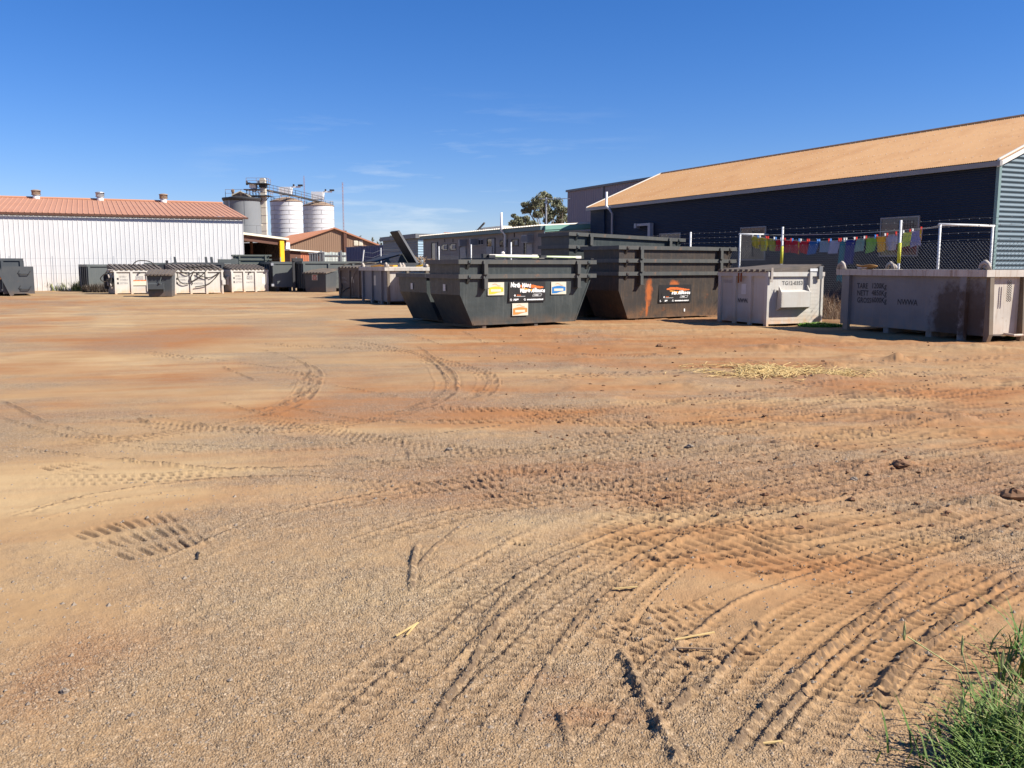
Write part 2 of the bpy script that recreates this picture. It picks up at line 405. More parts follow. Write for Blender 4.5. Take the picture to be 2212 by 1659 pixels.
def stain(m, colour, c, r, ns=4.0, edge=0.35, amount=0.95):   # a patch of rust or dirt at one place of a panel
    N, L = m.node_tree.nodes, m.node_tree.links
    b = N['Principled BSDF']; prev = b.inputs['Base Color'].links[0].from_socket
    t = N.new('ShaderNodeTexCoord')
    n = N.new('ShaderNodeTexNoise'); n.inputs['Scale'].default_value = ns; n.inputs['Detail'].default_value = 7; n.inputs['Roughness'].default_value = 0.65
    L.new(t.outputs['Object'], n.inputs['Vector'])
    mpn = N.new('ShaderNodeMapping'); mpn.vector_type = 'POINT'
    mpn.inputs['Location'].default_value = (-c[0] / r[0], 0, -c[1] / r[1]); mpn.inputs['Scale'].default_value = (1 / r[0], 0, 1 / r[1])
    L.new(t.outputs['Object'], mpn.inputs[0])
    ln = N.new('ShaderNodeVectorMath'); ln.operation = 'LENGTH'; L.new(mpn.outputs[0], ln.inputs[0])
    ad = N.new('ShaderNodeMath'); ad.operation = 'MULTIPLY_ADD'; L.new(n.outputs['Fac'], ad.inputs[0]); ad.inputs[1].default_value = 1.6; L.new(ln.outputs['Value'], ad.inputs[2])
    mr_ = N.new('ShaderNodeMapRange'); mr_.inputs['From Min'].default_value = 1.8 + edge / 2; mr_.inputs['From Max'].default_value = 1.8 - edge
    mr_.inputs['To Max'].default_value = amount
    L.new(ad.outputs[0], mr_.inputs['Value'])
    x = N.new('ShaderNodeMixRGB'); L.new(mr_.outputs[0], x.inputs[0]); L.new(prev, x.inputs[1]); x.inputs[2].default_value = (*colour, 1)
    L.new(x.outputs[0], b.inputs['Base Color'])
# ------------------------------------------------------------------ the ground: one sheet, finest near the viewer
GB = -25.5                                   # bearing most sheds are lined up on
SHED_O = at(524.5, 469, 68.0)                # near right eave corner of the white shed
SHED_B = 65.0
rngN = np.random.default_rng(5)
LAT = rngN.random((512, 512)).astype(np.float32)
def vnoise(x, y):
    xi = np.floor(x).astype(np.int64); yi = np.floor(y).astype(np.int64)
    fx = (x - xi).astype(np.float32); fy = (y - yi).astype(np.float32)
    fx = fx * fx * (3 - 2 * fx); fy = fy * fy * (3 - 2 * fy)
    x0, x1, y0, y1 = xi & 511, (xi + 1) & 511, yi & 511, (yi + 1) & 511
    a = LAT[x0, y0] * (1 - fx) + LAT[x1, y0] * fx
    b = LAT[x0, y1] * (1 - fx) + LAT[x1, y1] * fx
    return a * (1 - fy) + b * fy
def fbm(x, y, o=4, g=0.5):
    s = 0; a = 1.0; t = 0
    for k in range(o):
        s = s + a * vnoise(x + 37.1 * k, y + 91.7 * k); t += a
        a *= g; x = x * 2.03; y = y * 2.03
    return s / t
def sstep(a, b, x):
    t = np.clip((x - a) / (b - a), 0, 1); return t * t * (3 - 2 * t)

NB, NR = 1440, 730
th = np.concatenate([np.linspace(-math.pi, -R(35), 60, endpoint=False), np.linspace(-R(35), R(35), NB, endpoint=False), np.linspace(R(35), math.pi, 60, endpoint=False)])
FH = 900.0 * CAMH
rr = np.concatenate([np.linspace(0.25, 2.5, 14, endpoint=False), FH / np.linspace(FH / 2.5, FH / 62.0, NR, endpoint=False),
                     FH / np.linspace(FH / 62.0, FH / 600.0, 40, endpoint=False), np.array([600, 900, 1500, 2600, 4500.])])
TH, RR = np.meshgrid(th, rr)
GX = (np.sin(TH) * RR).astype(np.float64); GY = (np.cos(TH) * RR).astype(np.float64)
near = (RR < 66)
fade = 1 - sstep(45, 66, RR)
Hh = 0.05 * (fbm(GX * 0.22, GY * 0.22, 3) - 0.5) + 0.035 * (fbm(GX * 0.9 + 5, GY * 0.9, 3) - 0.5)
right = sstep(-3.0, 4.0, GX + 0.10 * GY)
big = fbm(GX * 0.16 + 11, GY * 0.16 + 3, 4)
mid = fbm(GX * 0.6 + 40, GY * 0.6 + 9, 4)
lump = fbm(GX * 3.2, GY * 3.2, 4, 0.55)
fine = fbm(GX * 17, GY * 17, 3, 0.6)
# colour fields: gravel over sand, red soil, pale dust
grav = 0.15 + 0.85 * sstep(0.46, 0.68, mid * 0.6 + big * 0.45 + 0.10 * (fine - 0.5))
red = sstep(0.50, 0.72, fbm(GX * 0.28 + 70, GY * 0.28 + 20, 5)) * 0.55 + 0.36 * right
pale = sstep(0.55, 0.75, fbm(GX * 0.35 + 130, GY * 0.35 + 77, 5)) * (1 - 0.6 * right)
ub = R(76); U_ = GX * math.sin(ub) + GY * math.cos(ub); V_ = -GX * math.cos(ub) + GY * math.sin(ub)
V_ = V_ + 0.35 * U_ * right * .4
stk = fbm(U_ * 0.30 + 3, V_ * 2.4 + 8, 5, .6); stk2 = fbm(U_ * 0.5 + 60, V_ * 4.2 + 31, 4, .6); stk3 = fbm(U_ * .22 + 160, V_ * 1.6 + 71, 4, .6)
far_ = sstep(3.0, 7.0, RR)
grav = np.clip(grav + far_ * 1.6 * (stk - .5), 0, 1); red = np.clip(red + far_ * 1.5 * (stk3 - .5), 0, 1.2); pale = np.clip(pale + far_ * 1.8 * (stk2 - .52), 0, 1)
def spot(px, py, wx, wy, amt, field, rag=0.6):
    c = gp(px, py); sx_ = wx / FD * c.y; sy_ = abs(gp(px, py - wy).y - gp(px, py + wy).y) / 2
    q = ((GX - c.x) / sx_) ** 2 + ((GY - c.y) / sy_) ** 2
    w = np.exp(-q * 0.9) * (1 - rag + 2 * rag * fbm(GX * 1.3 + px, GY * 1.3 + py, 4))
    field += amt * w
spot(380, 725, 130, 16, 1.3, red); spot(300, 745, 120, 12, 1.0, red); spot(760, 890, 160, 22, 0.9, red); spot(470, 715, 90, 9, .8, red)
spot(60, 655, 160, 7, 0.6, red); spot(120, 880, 160, 25, 0.4, red); spot(900, 870, 110, 18, 0.7, red); spot(330, 815, 200, 14, .45, red)
spot(1700, 745, 110, 8, 0.8, red); spot(1500, 740, 200, 10, .4, red); spot(2100, 860, 120, 16, 0.8, red); spot(1900, 830, 200, 8, .5, red)
spot(250, 1390, 160, 45, 0.55, red); spot(90, 1480, 110, 70, 0.6, red); spot(700, 1130, 170, 25, 0.3, red)
spot(1500, 1180, 200, 45, 0.28, red); spot(1750, 1240, 220, 30, 0.45, red); spot(1250, 1545, 120, 22, 0.9, red); spot(1200, 1470, 70, 14, .5, red)
spot(2150, 1070, 100, 22, 0.6, red); spot(1150, 1010, 240, 16, .4, red); spot(1700, 960, 260, 14, .4, red)
spot(1100, 850, 260, 14, .3, red)
spot(120, 690, 160, 12, 1.0, pale); spot(680, 930, 130, 12, 0.9, pale); spot(420, 965, 170, 14, 0.8, pale); spot(640, 860, 170, 10, .5, pale)
spot(120, 1080, 200, 35, 0.8, pale); spot(330, 1060, 120, 22, 0.6, pale); spot(900, 700, 160, 8, .4, pale); spot(180, 1190, 150, 40, .5, pale)
spot(1090, 1040, 150, 14, .7, pale); spot(1650, 1270, 200, 14, .5, pale); spot(350, 640, 300, 6, .5, pale)
spot(600, 1330, 340, 110, 0.9, grav); spot(900, 1500, 420, 130, 1.0, grav); spot(1500, 1560, 350, 90, 0.6, grav); spot(1150, 1250, 250, 70, .5, grav)
spot(620, 950, 260, 20, 0.55, grav); spot(760, 1010, 260, 20, 0.6, grav); spot(1150, 960, 200, 25, .5, grav); spot(900, 800, 200, 14, .4, grav)
spot(180, 1080, 240, 60, -0.7, grav); spot(150, 1330, 200, 90, -0.7, grav); spot(300, 720, 400, 25, -0.5, grav); spot(1700, 1220, 200, 35, -.4, grav)
grav = np.clip(grav, 0, 1); red = np.clip(red * 1.15, 0, 1.3); pale = np.clip(pale, 0, 1)
rut_shade = np.zeros_like(GX)  # mask for shade painted along ridges and in tread pits

# churned lumps on the right and near the bins, loose gravel grain near the viewer
churn = right * sstep(2, 6, RR)
Hh += (0.010 + 0.026 * churn) * (lump - 0.5) + 0.05 * churn * np.maximum(fbm(GX * 1.5 + 9, GY * 2.2, 4) - 0.62, 0) * 3
grain = rngN.random(GX.shape).astype(np.float32)
cellsz = np.minimum(RR * 0.0013, 0.016)
Hh += (grain - 0.5) * np.minimum(cellsz * 1.3, 0.006) * (0.10 + 0.90 * grav) * (RR > 2.4) * near * (1 - 0.85 * sstep(7, 15, RR))
Hh += 0.010 * (fine - 0.5) * (0.35 + grav) * (1 - 0.9 * sstep(7, 14, RR))

def spline(pts, step):
    P = [Vector((p.x, p.y)) for p in pts]; out = []
    P = [P[0] * 2 - P[1]] + P + [P[-1] * 2 - P[-2]]
    for i in range(1, len(P) - 2):
        a, b, c, d = P[i-1:i+3]; n = max(2, int((c - b).length / step))
        for k in range(n):
            t = k / n
            out.append(0.5 * ((2*b) + (c-a)*t + (2*a-5*b+4*c-d)*t*t + (3*b-a-3*c+d)*t**3))
    out.append(P[-2]); return out
def follow(px, half, fn, step=0.16):
    line = spline([gp(x, y) for x, y in px], step)
    s0 = 0.0; tot = sum((line[i+1] - line[i]).length for i in range(len(line) - 1))
    for i in range(len(line) - 1):
        a, b = line[i], line[i+1]; L = (b - a).length
        if L < 1e-5: continue
        cx = [a.x, b.x]; cy = [a.y, b.y]
        rmin = max(0.3, min(math.hypot(a.x, a.y), math.hypot(b.x, b.y)) - half - 0.1); rmax = max(math.hypot(a.x, a.y), math.hypot(b.x, b.y)) + half + 0.1
        da = (half + 0.1) / rmin
        tmin = min(math.atan2(a.x, a.y), math.atan2(b.x, b.y)) - da; tmax = max(math.atan2(a.x, a.y), math.atan2(b.x, b.y)) + da
        r0, r1 = np.searchsorted(rr, [rmin, rmax]); c0, c1 = np.searchsorted(th, [tmin, tmax])
        if r1 <= r0 or c1 <= c0: s0 += L; continue
        sl = (slice(r0, r1), slice(c0, c1))
        ux, uy = (b.x - a.x) / L, (b.y - a.y) / L
        rx, ry = GX[sl] - a.x, GY[sl] - a.y
        t = rx * ux + ry * uy; d = ry * ux - rx * uy
        w = (t >= 0) & (t < L) & (np.abs(d) < half)
        if w.any(): fn(sl, s0 + t, d, w, (s0 + t) / tot)
        s0 += L
def ends(u): return sstep(0, 0.08, u) * (1 - sstep(0.9, 1.0, u))
def ridge(px, amp=0.05, width=0.06, rag=0.7):
    def fn(sl, s, d, w, u):
        wx, wy = GX[sl], GY[sl]
        d = d + width * 1.2 * (fbm(wx * 6 + px[0][0], wy * 6, 3) - .5)
        n = fbm(s * 3.5 + px[0][0], s * .3 + px[0][1], 3); n2 = fbm(wx * 38, wy * 38, 2, .7)
        on = sstep(.12, .42, n) * ends(u)
        h = amp * on * np.exp(-(d / width) ** 2) * (0.2 + 1.6 * n2)
        g = -0.3 * amp * on * np.exp(-((d - width * 1.6) / (width * 1.0)) ** 2) * (.4 + 1.2 * n2)
        Hh[sl] += np.where(w, h + g, 0)
        rut_shade[sl] = np.maximum(rut_shade[sl], np.where(w, 1.1 * np.exp(-((d - width * .55) / (width * .7)) ** 2) * on * sstep(.3, .6, n2), 0))
    follow(px, width * 4, fn)
def tread(px, half=0.4, pitch=0.085, depth=0.024, rows=6, skew=0.5, rim=0.006, thr=0.42):
    rw = 2 * half / rows; ox, oy = px[0][0] * .37, px[0][1] * .53
    def fn(sl, s, d, w, u):
        wx, wy = GX[sl], GY[sl]
        d = d + 0.05 * (fbm(wx * 1.7 + ox, wy * 1.7, 2) - .5); s = s + 0.08 * (fbm(wx * 2.3, wy * 2.3 + oy, 2) - .5)
        k = np.floor((d + half) / rw); fd = (d + half) / rw - k
        sp = (s + k * pitch * 0.41 + skew * d) / pitch
        kc = np.floor(sp); fs = sp - kc
        rnd = vnoise(kc * 7.31 + k * 3.7 + ox, k * 5.13 + kc * 1.9)
        ln = .26 + .3 * rnd
        pit = sstep(0.0, 0.10, fs) * (1 - sstep(ln, ln + .2, fs)) * sstep(0.05, 0.22, fd) * (1 - sstep(0.68, 0.92, fd)) * (0.35 + 0.9 * rnd)
        n = fbm(s * 0.9 + oy, d * 3 + ox, 3)
        m = sstep(thr - .08, thr + .12, n) * ends(u)
        Hh[sl] -= np.where(w, depth * pit * m, 0)
        Hh[sl] += np.where(w, ends(u) * (rim * np.exp(-((np.abs(d) - half * 0.96) / 0.03) ** 2)), 0)
        rut_shade[sl] = np.maximum(rut_shade[sl], np.where(w, 0.55 * pit * m, 0))
        red[sl] += np.where(w, 0.03 * m, 0); grav[sl] -= np.where(w, 0.12 * m, 0)
    follow(px, half * 1.1, fn)
# tyre marks, from the far side of the yard to the viewer's feet
for p in ([(840, 900), (1200, 893), (1500, 876), (1900, 846), (2230, 818)], [(1000, 1012), (1250, 985), (1600, 950), (1900, 900), (2230, 858)],
          [(930, 1062), (1200, 1042), (1500, 1008), (1900, 955), (2230, 905)], [(1180, 930), (1500, 925), (1900, 885), (2230, 845)],
          [(1250, 1095), (1600, 1060), (1950, 1005), (2230, 950)]):
    tread(p, 0.55, 0.10, 0.020, 6)
for p in ([(1280, 1195), (1450, 1178), (1700, 1128), (1950, 1075), (2230, 1020)], [(1500, 1205), (1750, 1172), (2000, 1122), (2230, 1075)],
          [(1330, 1130), (1560, 1105), (1850, 1060), (2230, 990)], [(1040, 1335), (1180, 1240), (1310, 1160), (1540, 1080)]):
    tread(p, 0.42, 0.085, 0.017, 6)
for p in ([(1460, 1560), (1590, 1420), (1750, 1310), (1960, 1225), (2230, 1155)], [(1690, 1600), (1840, 1410), (2000, 1290), (2230, 1195)],
          [(1330, 1410), (1450, 1372), (1600, 1355)], [(1150, 1420), (1290, 1270), (1420, 1180)], [(1900, 1560), (2020, 1430), (2230, 1300)]):
    tread(p, 0.30, 0.062, 0.016, 6, rim=0.003)
tread([(195, 1182), (300, 1160), (415, 1140)], 0.46, 0.068, 0.013, 3, 0.05, 0, .34)
tread([(105, 1022), (160, 1012), (200, 1004)], 0.25, 0.075, 0.014, 2, 0.1, 0, .3)
tread([(900, 1065), (1010, 1052), (1100, 1050)], 0.36, 0.068, 0.016, 3, 0.2, 0, .35)
for p, a, w in (([(1335, 1400), (1385, 1490), (1430, 1580), (1480, 1668)], 0.07, 0.055), ([(2005, 1222), (1900, 1310), (1800, 1400), (1700, 1480), (1620, 1570), (1555, 1665)], 0.048, 0.05),
                ([(1960, 1290), (1850, 1390), (1760, 1470), (1680, 1560), (1605, 1665)], 0.034, 0.04), ([(2225, 1235), (2080, 1320), (1990, 1390), (1930, 1450), (1875, 1545)], 0.055, 0.055),
                ([(2210, 1262), (2060, 1360), (1980, 1420), (1905, 1525)], 0.038, 0.04), ([(1262, 1188), (1150, 1280), (1060, 1370), (1000, 1460), (890, 1610)], 0.034, 0.04),
                ([(1390, 1200), (1290, 1290), (1210, 1390), (1150, 1500), (1100, 1620)], 0.026, 0.03), ([(905, 1175), (890, 1230), (888, 1290)], 0.04, 0.04),
                ([(1005, 1135), (950, 1180), (900, 1235)], 0.028, 0.03), ([(1205, 1540), (1225, 1600), (1248, 1668)], 0.035, 0.04),
                ([(1650, 1345), (1560, 1440), (1490, 1500), (1440, 1545)], 0.042, 0.05), ([(2225, 1390), (2170, 1480), (2120, 1560)], 0.06, 0.06),
                ([(1130, 1240), (1060, 1330), (990, 1430)], .02, .03), ([(2225, 1120), (2150, 1150), (2080, 1195)], .05, .06)):
    ridge(p, a * 0.38, w * 0.40)
for p in ([(280, 893), (450, 921), (620, 945), (720, 960)], [(0, 968), (300, 1000), (520, 1022)], [(250, 993), (420, 1010), (570, 1018)], [(470, 868), (620, 905), (800, 912), (1000, 905)],
          [(600, 775), (676, 790), (694, 818), (640, 862), (500, 905)], [(560, 752), (640, 775), (672, 805), (620, 840)], [(900, 745), (975, 800), (990, 850)], [(820, 742), (920, 770), (978, 830)],
          [(480, 790), (560, 825)], [(720, 830), (870, 858)], [(620, 880), (760, 905), (940, 918)], [(0, 865), (120, 920), (330, 960), (620, 975)], [(0, 905), (200, 955), (450, 985)],
          [(880, 720), (960, 745)], [(1000, 715), (1060, 745)], [(760, 985), (900, 1010), (1050, 1012)], [(520, 1010), (780, 1030)], [(300, 905), (330, 920)], [(870, 950), (890, 990)], [(1240, 905), (1500, 915), (1800, 880)]):
    ridge(p, 0.016, 0.026, 0.95)
# many shallow wheel lines sweeping across the yard
for p in ([(600, 1668), (900, 1420), (1180, 1230), (1500, 1110), (1900, 1010), (2230, 950)], [(850, 1668), (1060, 1450), (1290, 1270), (1600, 1140), (2230, 1000)], [(1250, 1668), (1450, 1420), (1700, 1270), (2230, 1110)],
          [(500, 900), (900, 960), (1400, 985), (1900, 930), (2230, 880)], [(0, 1040), (400, 1030), (900, 1000), (1400, 930), (2230, 800)], [(0, 930), (300, 960), (700, 965), (1100, 920), (1600, 850), (2230, 780)],
          [(300, 760), (620, 800), (662, 840), (560, 900), (200, 960), (0, 985)], [(500, 740), (860, 760), (962, 820), (900, 880), (600, 930), (100, 900)], [(760, 735), (1000, 790), (1050, 840), (900, 900)],
          [(1000, 1000), (1400, 1050), (1900, 1000), (2230, 960)], [(700, 1200), (1000, 1110), (1400, 1040), (2000, 920)], [(1640, 1668), (1800, 1480), (2000, 1330), (2230, 1230)], [(1000, 760), (1400, 770), (1900, 800), (2230, 830)],
          [(1100, 820), (1500, 800), (2000, 780), (2230, 770)], [(0, 1130), (250, 1070), (600, 1040), (1000, 1060)], [(300, 1240), (620, 1120), (1000, 1040), (1500, 960)]):
    tread(p, 0.17, 0.075, 0.010, 3, 0.4, 0.004, .40)
    ridge([(x, y - (3 if y < 1000 else 9)) for x, y in p], 0.009, 0.018, 0.9)
def heap(px, py, w, d, h, seed):
    c = gp(px, py)
    q = ((GX - c.x) / w) ** 2 + ((GY - c.y) / d) ** 2
    global Hh
    Hh = Hh + 0.6 * h * np.exp(-q) * (0.2 + 1.6 * fbm(GX * 4 + seed, GY * 4 + seed, 3))
for i, (px, py, w, d, h) in enumerate([(1720, 757, .9, .45, .14), (1660, 752, .5, .3, .10), (1850, 772, .4, .3, .10), (1935, 778, .18, .2, .16), (1900, 808, .45, .3, .11), (1780, 818, .5, .3, .08),
                                      (1230, 722, .5, .3, .09), (1330, 715, .7, .3, .08), (1430, 712, .5, .3, .07), (1560, 725, .4, .3, .07), (2100, 752, .6, .3, .12), (2180, 760, .5, .3, .1), (2000, 745, .6, .3, .08),
                                      (1980, 905, .25, .2, .1), (2080, 905, .25, .2, .1), (1800, 790, .4, .25, .1), (1520, 1165, .25, .15, .05), (2150, 1095, .35, .2, .09), (2050, 1110, .25, .15, .06), (1500, 830, .5, .3, .08)]):
    heap(px, py, w, d, h, i * 3.1)
# low bank of soil along the foot of the white shed
sb = R(SHED_B); dist = -((GX - SHED_O.x) * -math.cos(sb) + (GY - SHED_O.y) * math.sin(sb)); along = (GX - SHED_O.x) * math.sin(sb) + (GY - SHED_O.y) * math.cos(sb)
bank = (1 - sstep(0.5, 6.5, dist + 1.2 * (fbm(GX * .5, GY * .5, 3) - .5))) * (dist > -4) * (1 - sstep(-4, 3, along))
Hh = Hh + 0.52 * bank * (0.8 + 0.4 * mid)
Hh = np.where(RR > 62, Hh * fade, Hh)
grav = np.clip(grav, 0, 1); red = np.clip(red, 0, 1.2)
# keep the soil below the feet of the bins
verts = np.stack([GX, GY, Hh], -1).reshape(-1, 3)
nr, nc = GX.shape
idx = np.arange(nr * nc).reshape(nr, nc)
q = np.stack([idx[:-1, :], np.roll(idx, -1, 1)[:-1, :], np.roll(idx, -1, 1)[1:, :], idx[1:, :]], -1).reshape(-1, 4)[:, ::-1]
me = bpy.data.meshes.new('ground')
me.vertices.add(len(verts)); me.vertices.foreach_set('co', verts.astype(np.float32).ravel())
me.loops.add(q.size + nc); me.polygons.add(len(q) + 1)
me.loops.foreach_set('vertex_index', np.concatenate([q.ravel(), idx[0][::-1]]).astype(np.int32))
me.polygons.foreach_set('loop_start', np.concatenate([np.arange(0, q.size, 4), [q.size]]).astype(np.int32))
me.update(calc_edges=True)
for nm, arr in (('gravel', grav), ('redsoil', red), ('pale', pale), ('rut_shade', rut_shade)):
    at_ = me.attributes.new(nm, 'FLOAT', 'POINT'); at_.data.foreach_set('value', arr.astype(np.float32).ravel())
ground = bpy.data.objects.new('ground', me); COL.objects.link(ground)
tagit(ground, 'red brown dirt and gravel yard crossed by tyre tracks', 'ground', kind='structure')
HG = (rr, th, Hh)
def gz(x, y):                              # height of the soil at a point
    r = math.hypot(x, y); t = math.atan2(x, y)
    return float(Hh[min(np.searchsorted(rr, r), nr - 1), min(np.searchsorted(th, t), nc - 1)])

gm = bpy.data.materials.new('yard_soil'); gm.use_nodes = True
N, L = gm.node_tree.nodes, gm.node_tree.links
bs = N['Principled BSDF']; bs.inputs['Roughness'].default_value = 0.92; bs.inputs['Specular IOR Level'].default_value = 0.15
tcn = N.new('ShaderNodeTexCoord')
def gattr(nm):
    a = N.new('ShaderNodeAttribute'); a.attribute_name = nm; return a.outputs['Fac']
def gnoise(sc, det=5, rg=0.6):
    n = N.new('ShaderNodeTexNoise'); n.inputs['Scale'].default_value = sc; n.inputs['Detail'].default_value = det; n.inputs['Roughness'].default_value = rg
    L.new(tcn.outputs['Object'], n.inputs['Vector']); return n.outputs['Fac']
def gmr(v, a, b, lo=0.0, hi=1.0):
    r = N.new('ShaderNodeMapRange'); r.inputs['From Min'].default_value = a; r.inputs['From Max'].default_value = b
    r.inputs['To Min'].default_value = lo; r.inputs['To Max'].default_value = hi; L.new(v, r.inputs['Value']); return r.outputs[0]
def gmix(f, a, b, mode='MIX'):
    x = N.new('ShaderNodeMixRGB'); x.blend_type = mode
    if isinstance(f, float): x.inputs[0].default_value = f
    else: L.new(f, x.inputs[0])
    for i, c in ((1, a), (2, b)):
        if isinstance(c, tuple): x.inputs[i].default_value = (*c, 1)
        else: L.new(c, x.inputs[i])
    return x.outputs[0]
def gmath(op, a, b):
    x = N.new('ShaderNodeMath'); x.operation = op
    for i, c in ((0, a), (1, b)):
        if isinstance(c, (int, float)): x.inputs[i].default_value = c
        else: L.new(c, x.inputs[i])
    return x.outputs[0]
vor = N.new('ShaderNodeTexVoronoi'); vor.inputs['Scale'].default_value = 115; vor.inputs['Randomness'].default_value = 1
L.new(tcn.outputs['Object'], vor.inputs['Vector'])
sepc = N.new('ShaderNodeSeparateColor'); L.new(vor.outputs['Color'], sepc.inputs[0])
cr = N.new('ShaderNodeValToRGB'); L.new(sepc.outputs[0], cr.inputs[0])
el = cr.color_ramp.elements
el[0].position = 0.0; el[0].color = (0.085, 0.066, 0.050, 1); el[1].position = 1.0; el[1].color = (0.48, 0.40, 0.30, 1)
for pos, c in ((0.2, (0.177, 0.138, 0.096)), (0.6, (0.255, 0.201, 0.138)), (0.88, (0.33, 0.26, 0.181))):
    e = el.new(pos); e.color = (*c, 1)
n8 = gnoise(8, 6, 0.65); n1 = gnoise(1.3, 6); n60 = gnoise(60, 4, 0.7)
sand = gmix(gmr(n1, 0.3, 0.7), (0.385, 0.245, 0.119), (0.325, 0.198, 0.095))
sand = gmix(gmath('MULTIPLY', gattr('pale'), 0.75), sand, (0.455, 0.32, 0.166))
redm = gmath('MULTIPLY', gattr('redsoil'), gmr(n8, 0.2, 0.75, 0.55, 1.1))
sand = gmix(gmath('MINIMUM', redm, 0.9), sand, (0.30, 0.125, 0.043))
sand = gmix(gmath('MULTIPLY', gmr(n60, 0.35, 0.7), 0.35), sand, gmix(0.5, sand, (0.22, 0.14, 0.074)))
gmask = gmath('MULTIPLY', gattr('gravel'), gmr(n8, 0.25, 0.6, 0.45, 1.0))
gcol = gmix(0.3, cr.outputs[0], sand)
col = gmix(gmath('MULTIPLY', gmask, 0.92), sand, gcol)
col = gmix(gmath('MINIMUM', gattr('rut_shade'), 0.75), col, (0.095, 0.064, 0.043))  # shadow of the tyre marks darkened into the soil colour
L.new(col, bs.inputs['Base Color'])
bh = gmath('ADD', gmath('MULTIPLY', gmath('MULTIPLY', vor.outputs['Distance'], -1.0), gmr(gmask, 0, 1, 0.07, 1.0)), gmath('MULTIPLY', n60, 0.25))
bp = N.new('ShaderNodeBump'); bp.inputs['Strength'].default_value = 0.55; bp.inputs['Distance'].default_value = 0.012
L.new(bh, bp.inputs['Height']); L.new(bp.outputs[0], bs.inputs['Normal'])
me.materials.append(gm)
# ------------------------------------------------------------------ sheds, silos and far buildings
def gdir(b): return Vector((math.sin(R(b)), math.cos(R(b)), 0))
def gplane(px, py, p, b=GB):               # point of a sight line on the upright plane at distance p, running along b
    d = ray(px, py); n = Vector((math.cos(R(b)), -math.sin(R(b)), 0)); t = p / d.dot(n)
    return Vector((d.x * t, d.y * t, CAMH + d.z * t))

def frame_window(par, x0, x1, z0, z1, fm, y=-0.04, bar=0.05, mull=True, gl=None):
    w = MB()
    w.box(x0, x1, y, 0.02, z0, z0 + bar); w.box(x0, x1, y, 0.02, z1 - bar, z1)
    w.box(x0, x0 + bar, y, 0.02, z0 + bar, z1 - bar); w.box(x1 - bar, x1, y, 0.02, z0 + bar, z1 - bar)
    if mull: w.box((x0 + x1) / 2 - bar / 2, (x0 + x1) / 2 + bar / 2, y, 0.02, z0 + bar, z1 - bar)
    f = w.build('window', fm, par)
    MB().box(x0 + bar, x1 - bar, y + 0.022, 0.015, z0 + bar, z1 - bar).build('pane', gl or M['glass'], f)
    return f

# --- white shed on the left
fr = Fr(SHED_O.x - 60 * math.sin(R(SHED_B)), SHED_O.y - 60 * math.cos(R(SHED_B)), SHED_B)
ez = SHED_O.z; w_half, rz = 13.0, at(477, 440, 79.8).z
ws = thing('white_shed', 'long white ribbed metal shed with terracotta roof on the far left', 'shed', fr)
MB().corr((0, 0, 0), (1, 0, 0), (0, 0, 1), (0, -1, 0), 60, 0, ez - 0.06, 0.30, 0.022, 'thin').box(59.98, 60, 0.01, 26, 0, ez - 0.1).build('wall', M['white_clad'], ws)
sl = math.hypot(w_half, rz - ez); du = Vector((0, w_half / sl, (rz - ez) / sl)); dn = Vector((0, -du.z, du.y))
MB().corr(Vector((0, -0.18, ez - 0.02)), (1, 0, 0), du, dn, 60.3, 0, sl + 0.2, 0.36, 0.03, 'rib').build('roof', M['terra_roof'], ws)
MB().corr(Vector((0, 2 * w_half, ez)), (1, 0, 0), (0, -du.y, du.z), dn, 60.3, 0, sl, 0.8, 0.03, 'rib').build('roof', M['terra_roof'], ws)
MB().box(0, 60.35, -0.26, -0.19, ez - 0.16, ez - 0.03).build('gutter', M['brown_clad'], ws)
MB().tube([(0, w_half, rz + 0.04), (60.3, w_half, rz + 0.04)], 0.12, 6).build('ridge_cap', M['terra_roof'], ws)
for px, wv in ((79, 1.0), (216.5, 1.0), (353, 0.95)):
    x, z = fr.hit(px, 433, w_half); wv = .62
    v = MB().lathe([(0.26, -0.3), (0.26, 0.30)], 18, (x, w_half - 0.2, rz)).build('ventilator_base', M['galv_pale'], ws, True)
    hd = MB()
    for k in range(22):
        a = 2 * math.pi * k / 22; b2 = a + 0.42
        c0 = (x + 0.52 * math.cos(a), w_half - 0.2 + 0.52 * math.sin(a)); c1 = (x + 0.55 * math.cos(b2), w_half - 0.2 + 0.55 * math.sin(b2))
        c2 = (x + 0.46 * math.cos(a + .14), w_half - 0.2 + 0.46 * math.sin(a + .14)); c3 = (x + 0.50 * math.cos(b2 + .14), w_half - 0.2 + 0.50 * math.sin(b2 + .14))
        hd.hexa([(*c0, rz + .42), (*c2, rz + .42), (*c2, rz + .42 + .01), (*c0, rz + .42 + .01), (*c1, rz + .92), (*c3, rz + .92), (*c3, rz + .93), (*c1, rz + .93)])
    hd.lathe([(0.40, 0.40), (0.44, 0.92)], 16, (x, w_half - 0.2, rz))
    hd.lathe([(0.56, 0.40), (0.58, 0.46), (0.5, 0.46)], 22, (x, w_half - 0.2, rz), False); hd.lathe([(0.60, 0.92), (0.58, 0.99), (0.3, 1.07), (0.02, 1.09)], 22, (x, w_half - 0.2, rz))
    hd.v = [(x + (a - x) * wv, w_half - .2 + (b - w_half + .2) * wv, rz + .02 + (c - rz) * wv) for a, b, c in hd.v]
    hd.build('ventilator_head', M['silo_rust'] if px != 216.5 else M['galv'], ws)

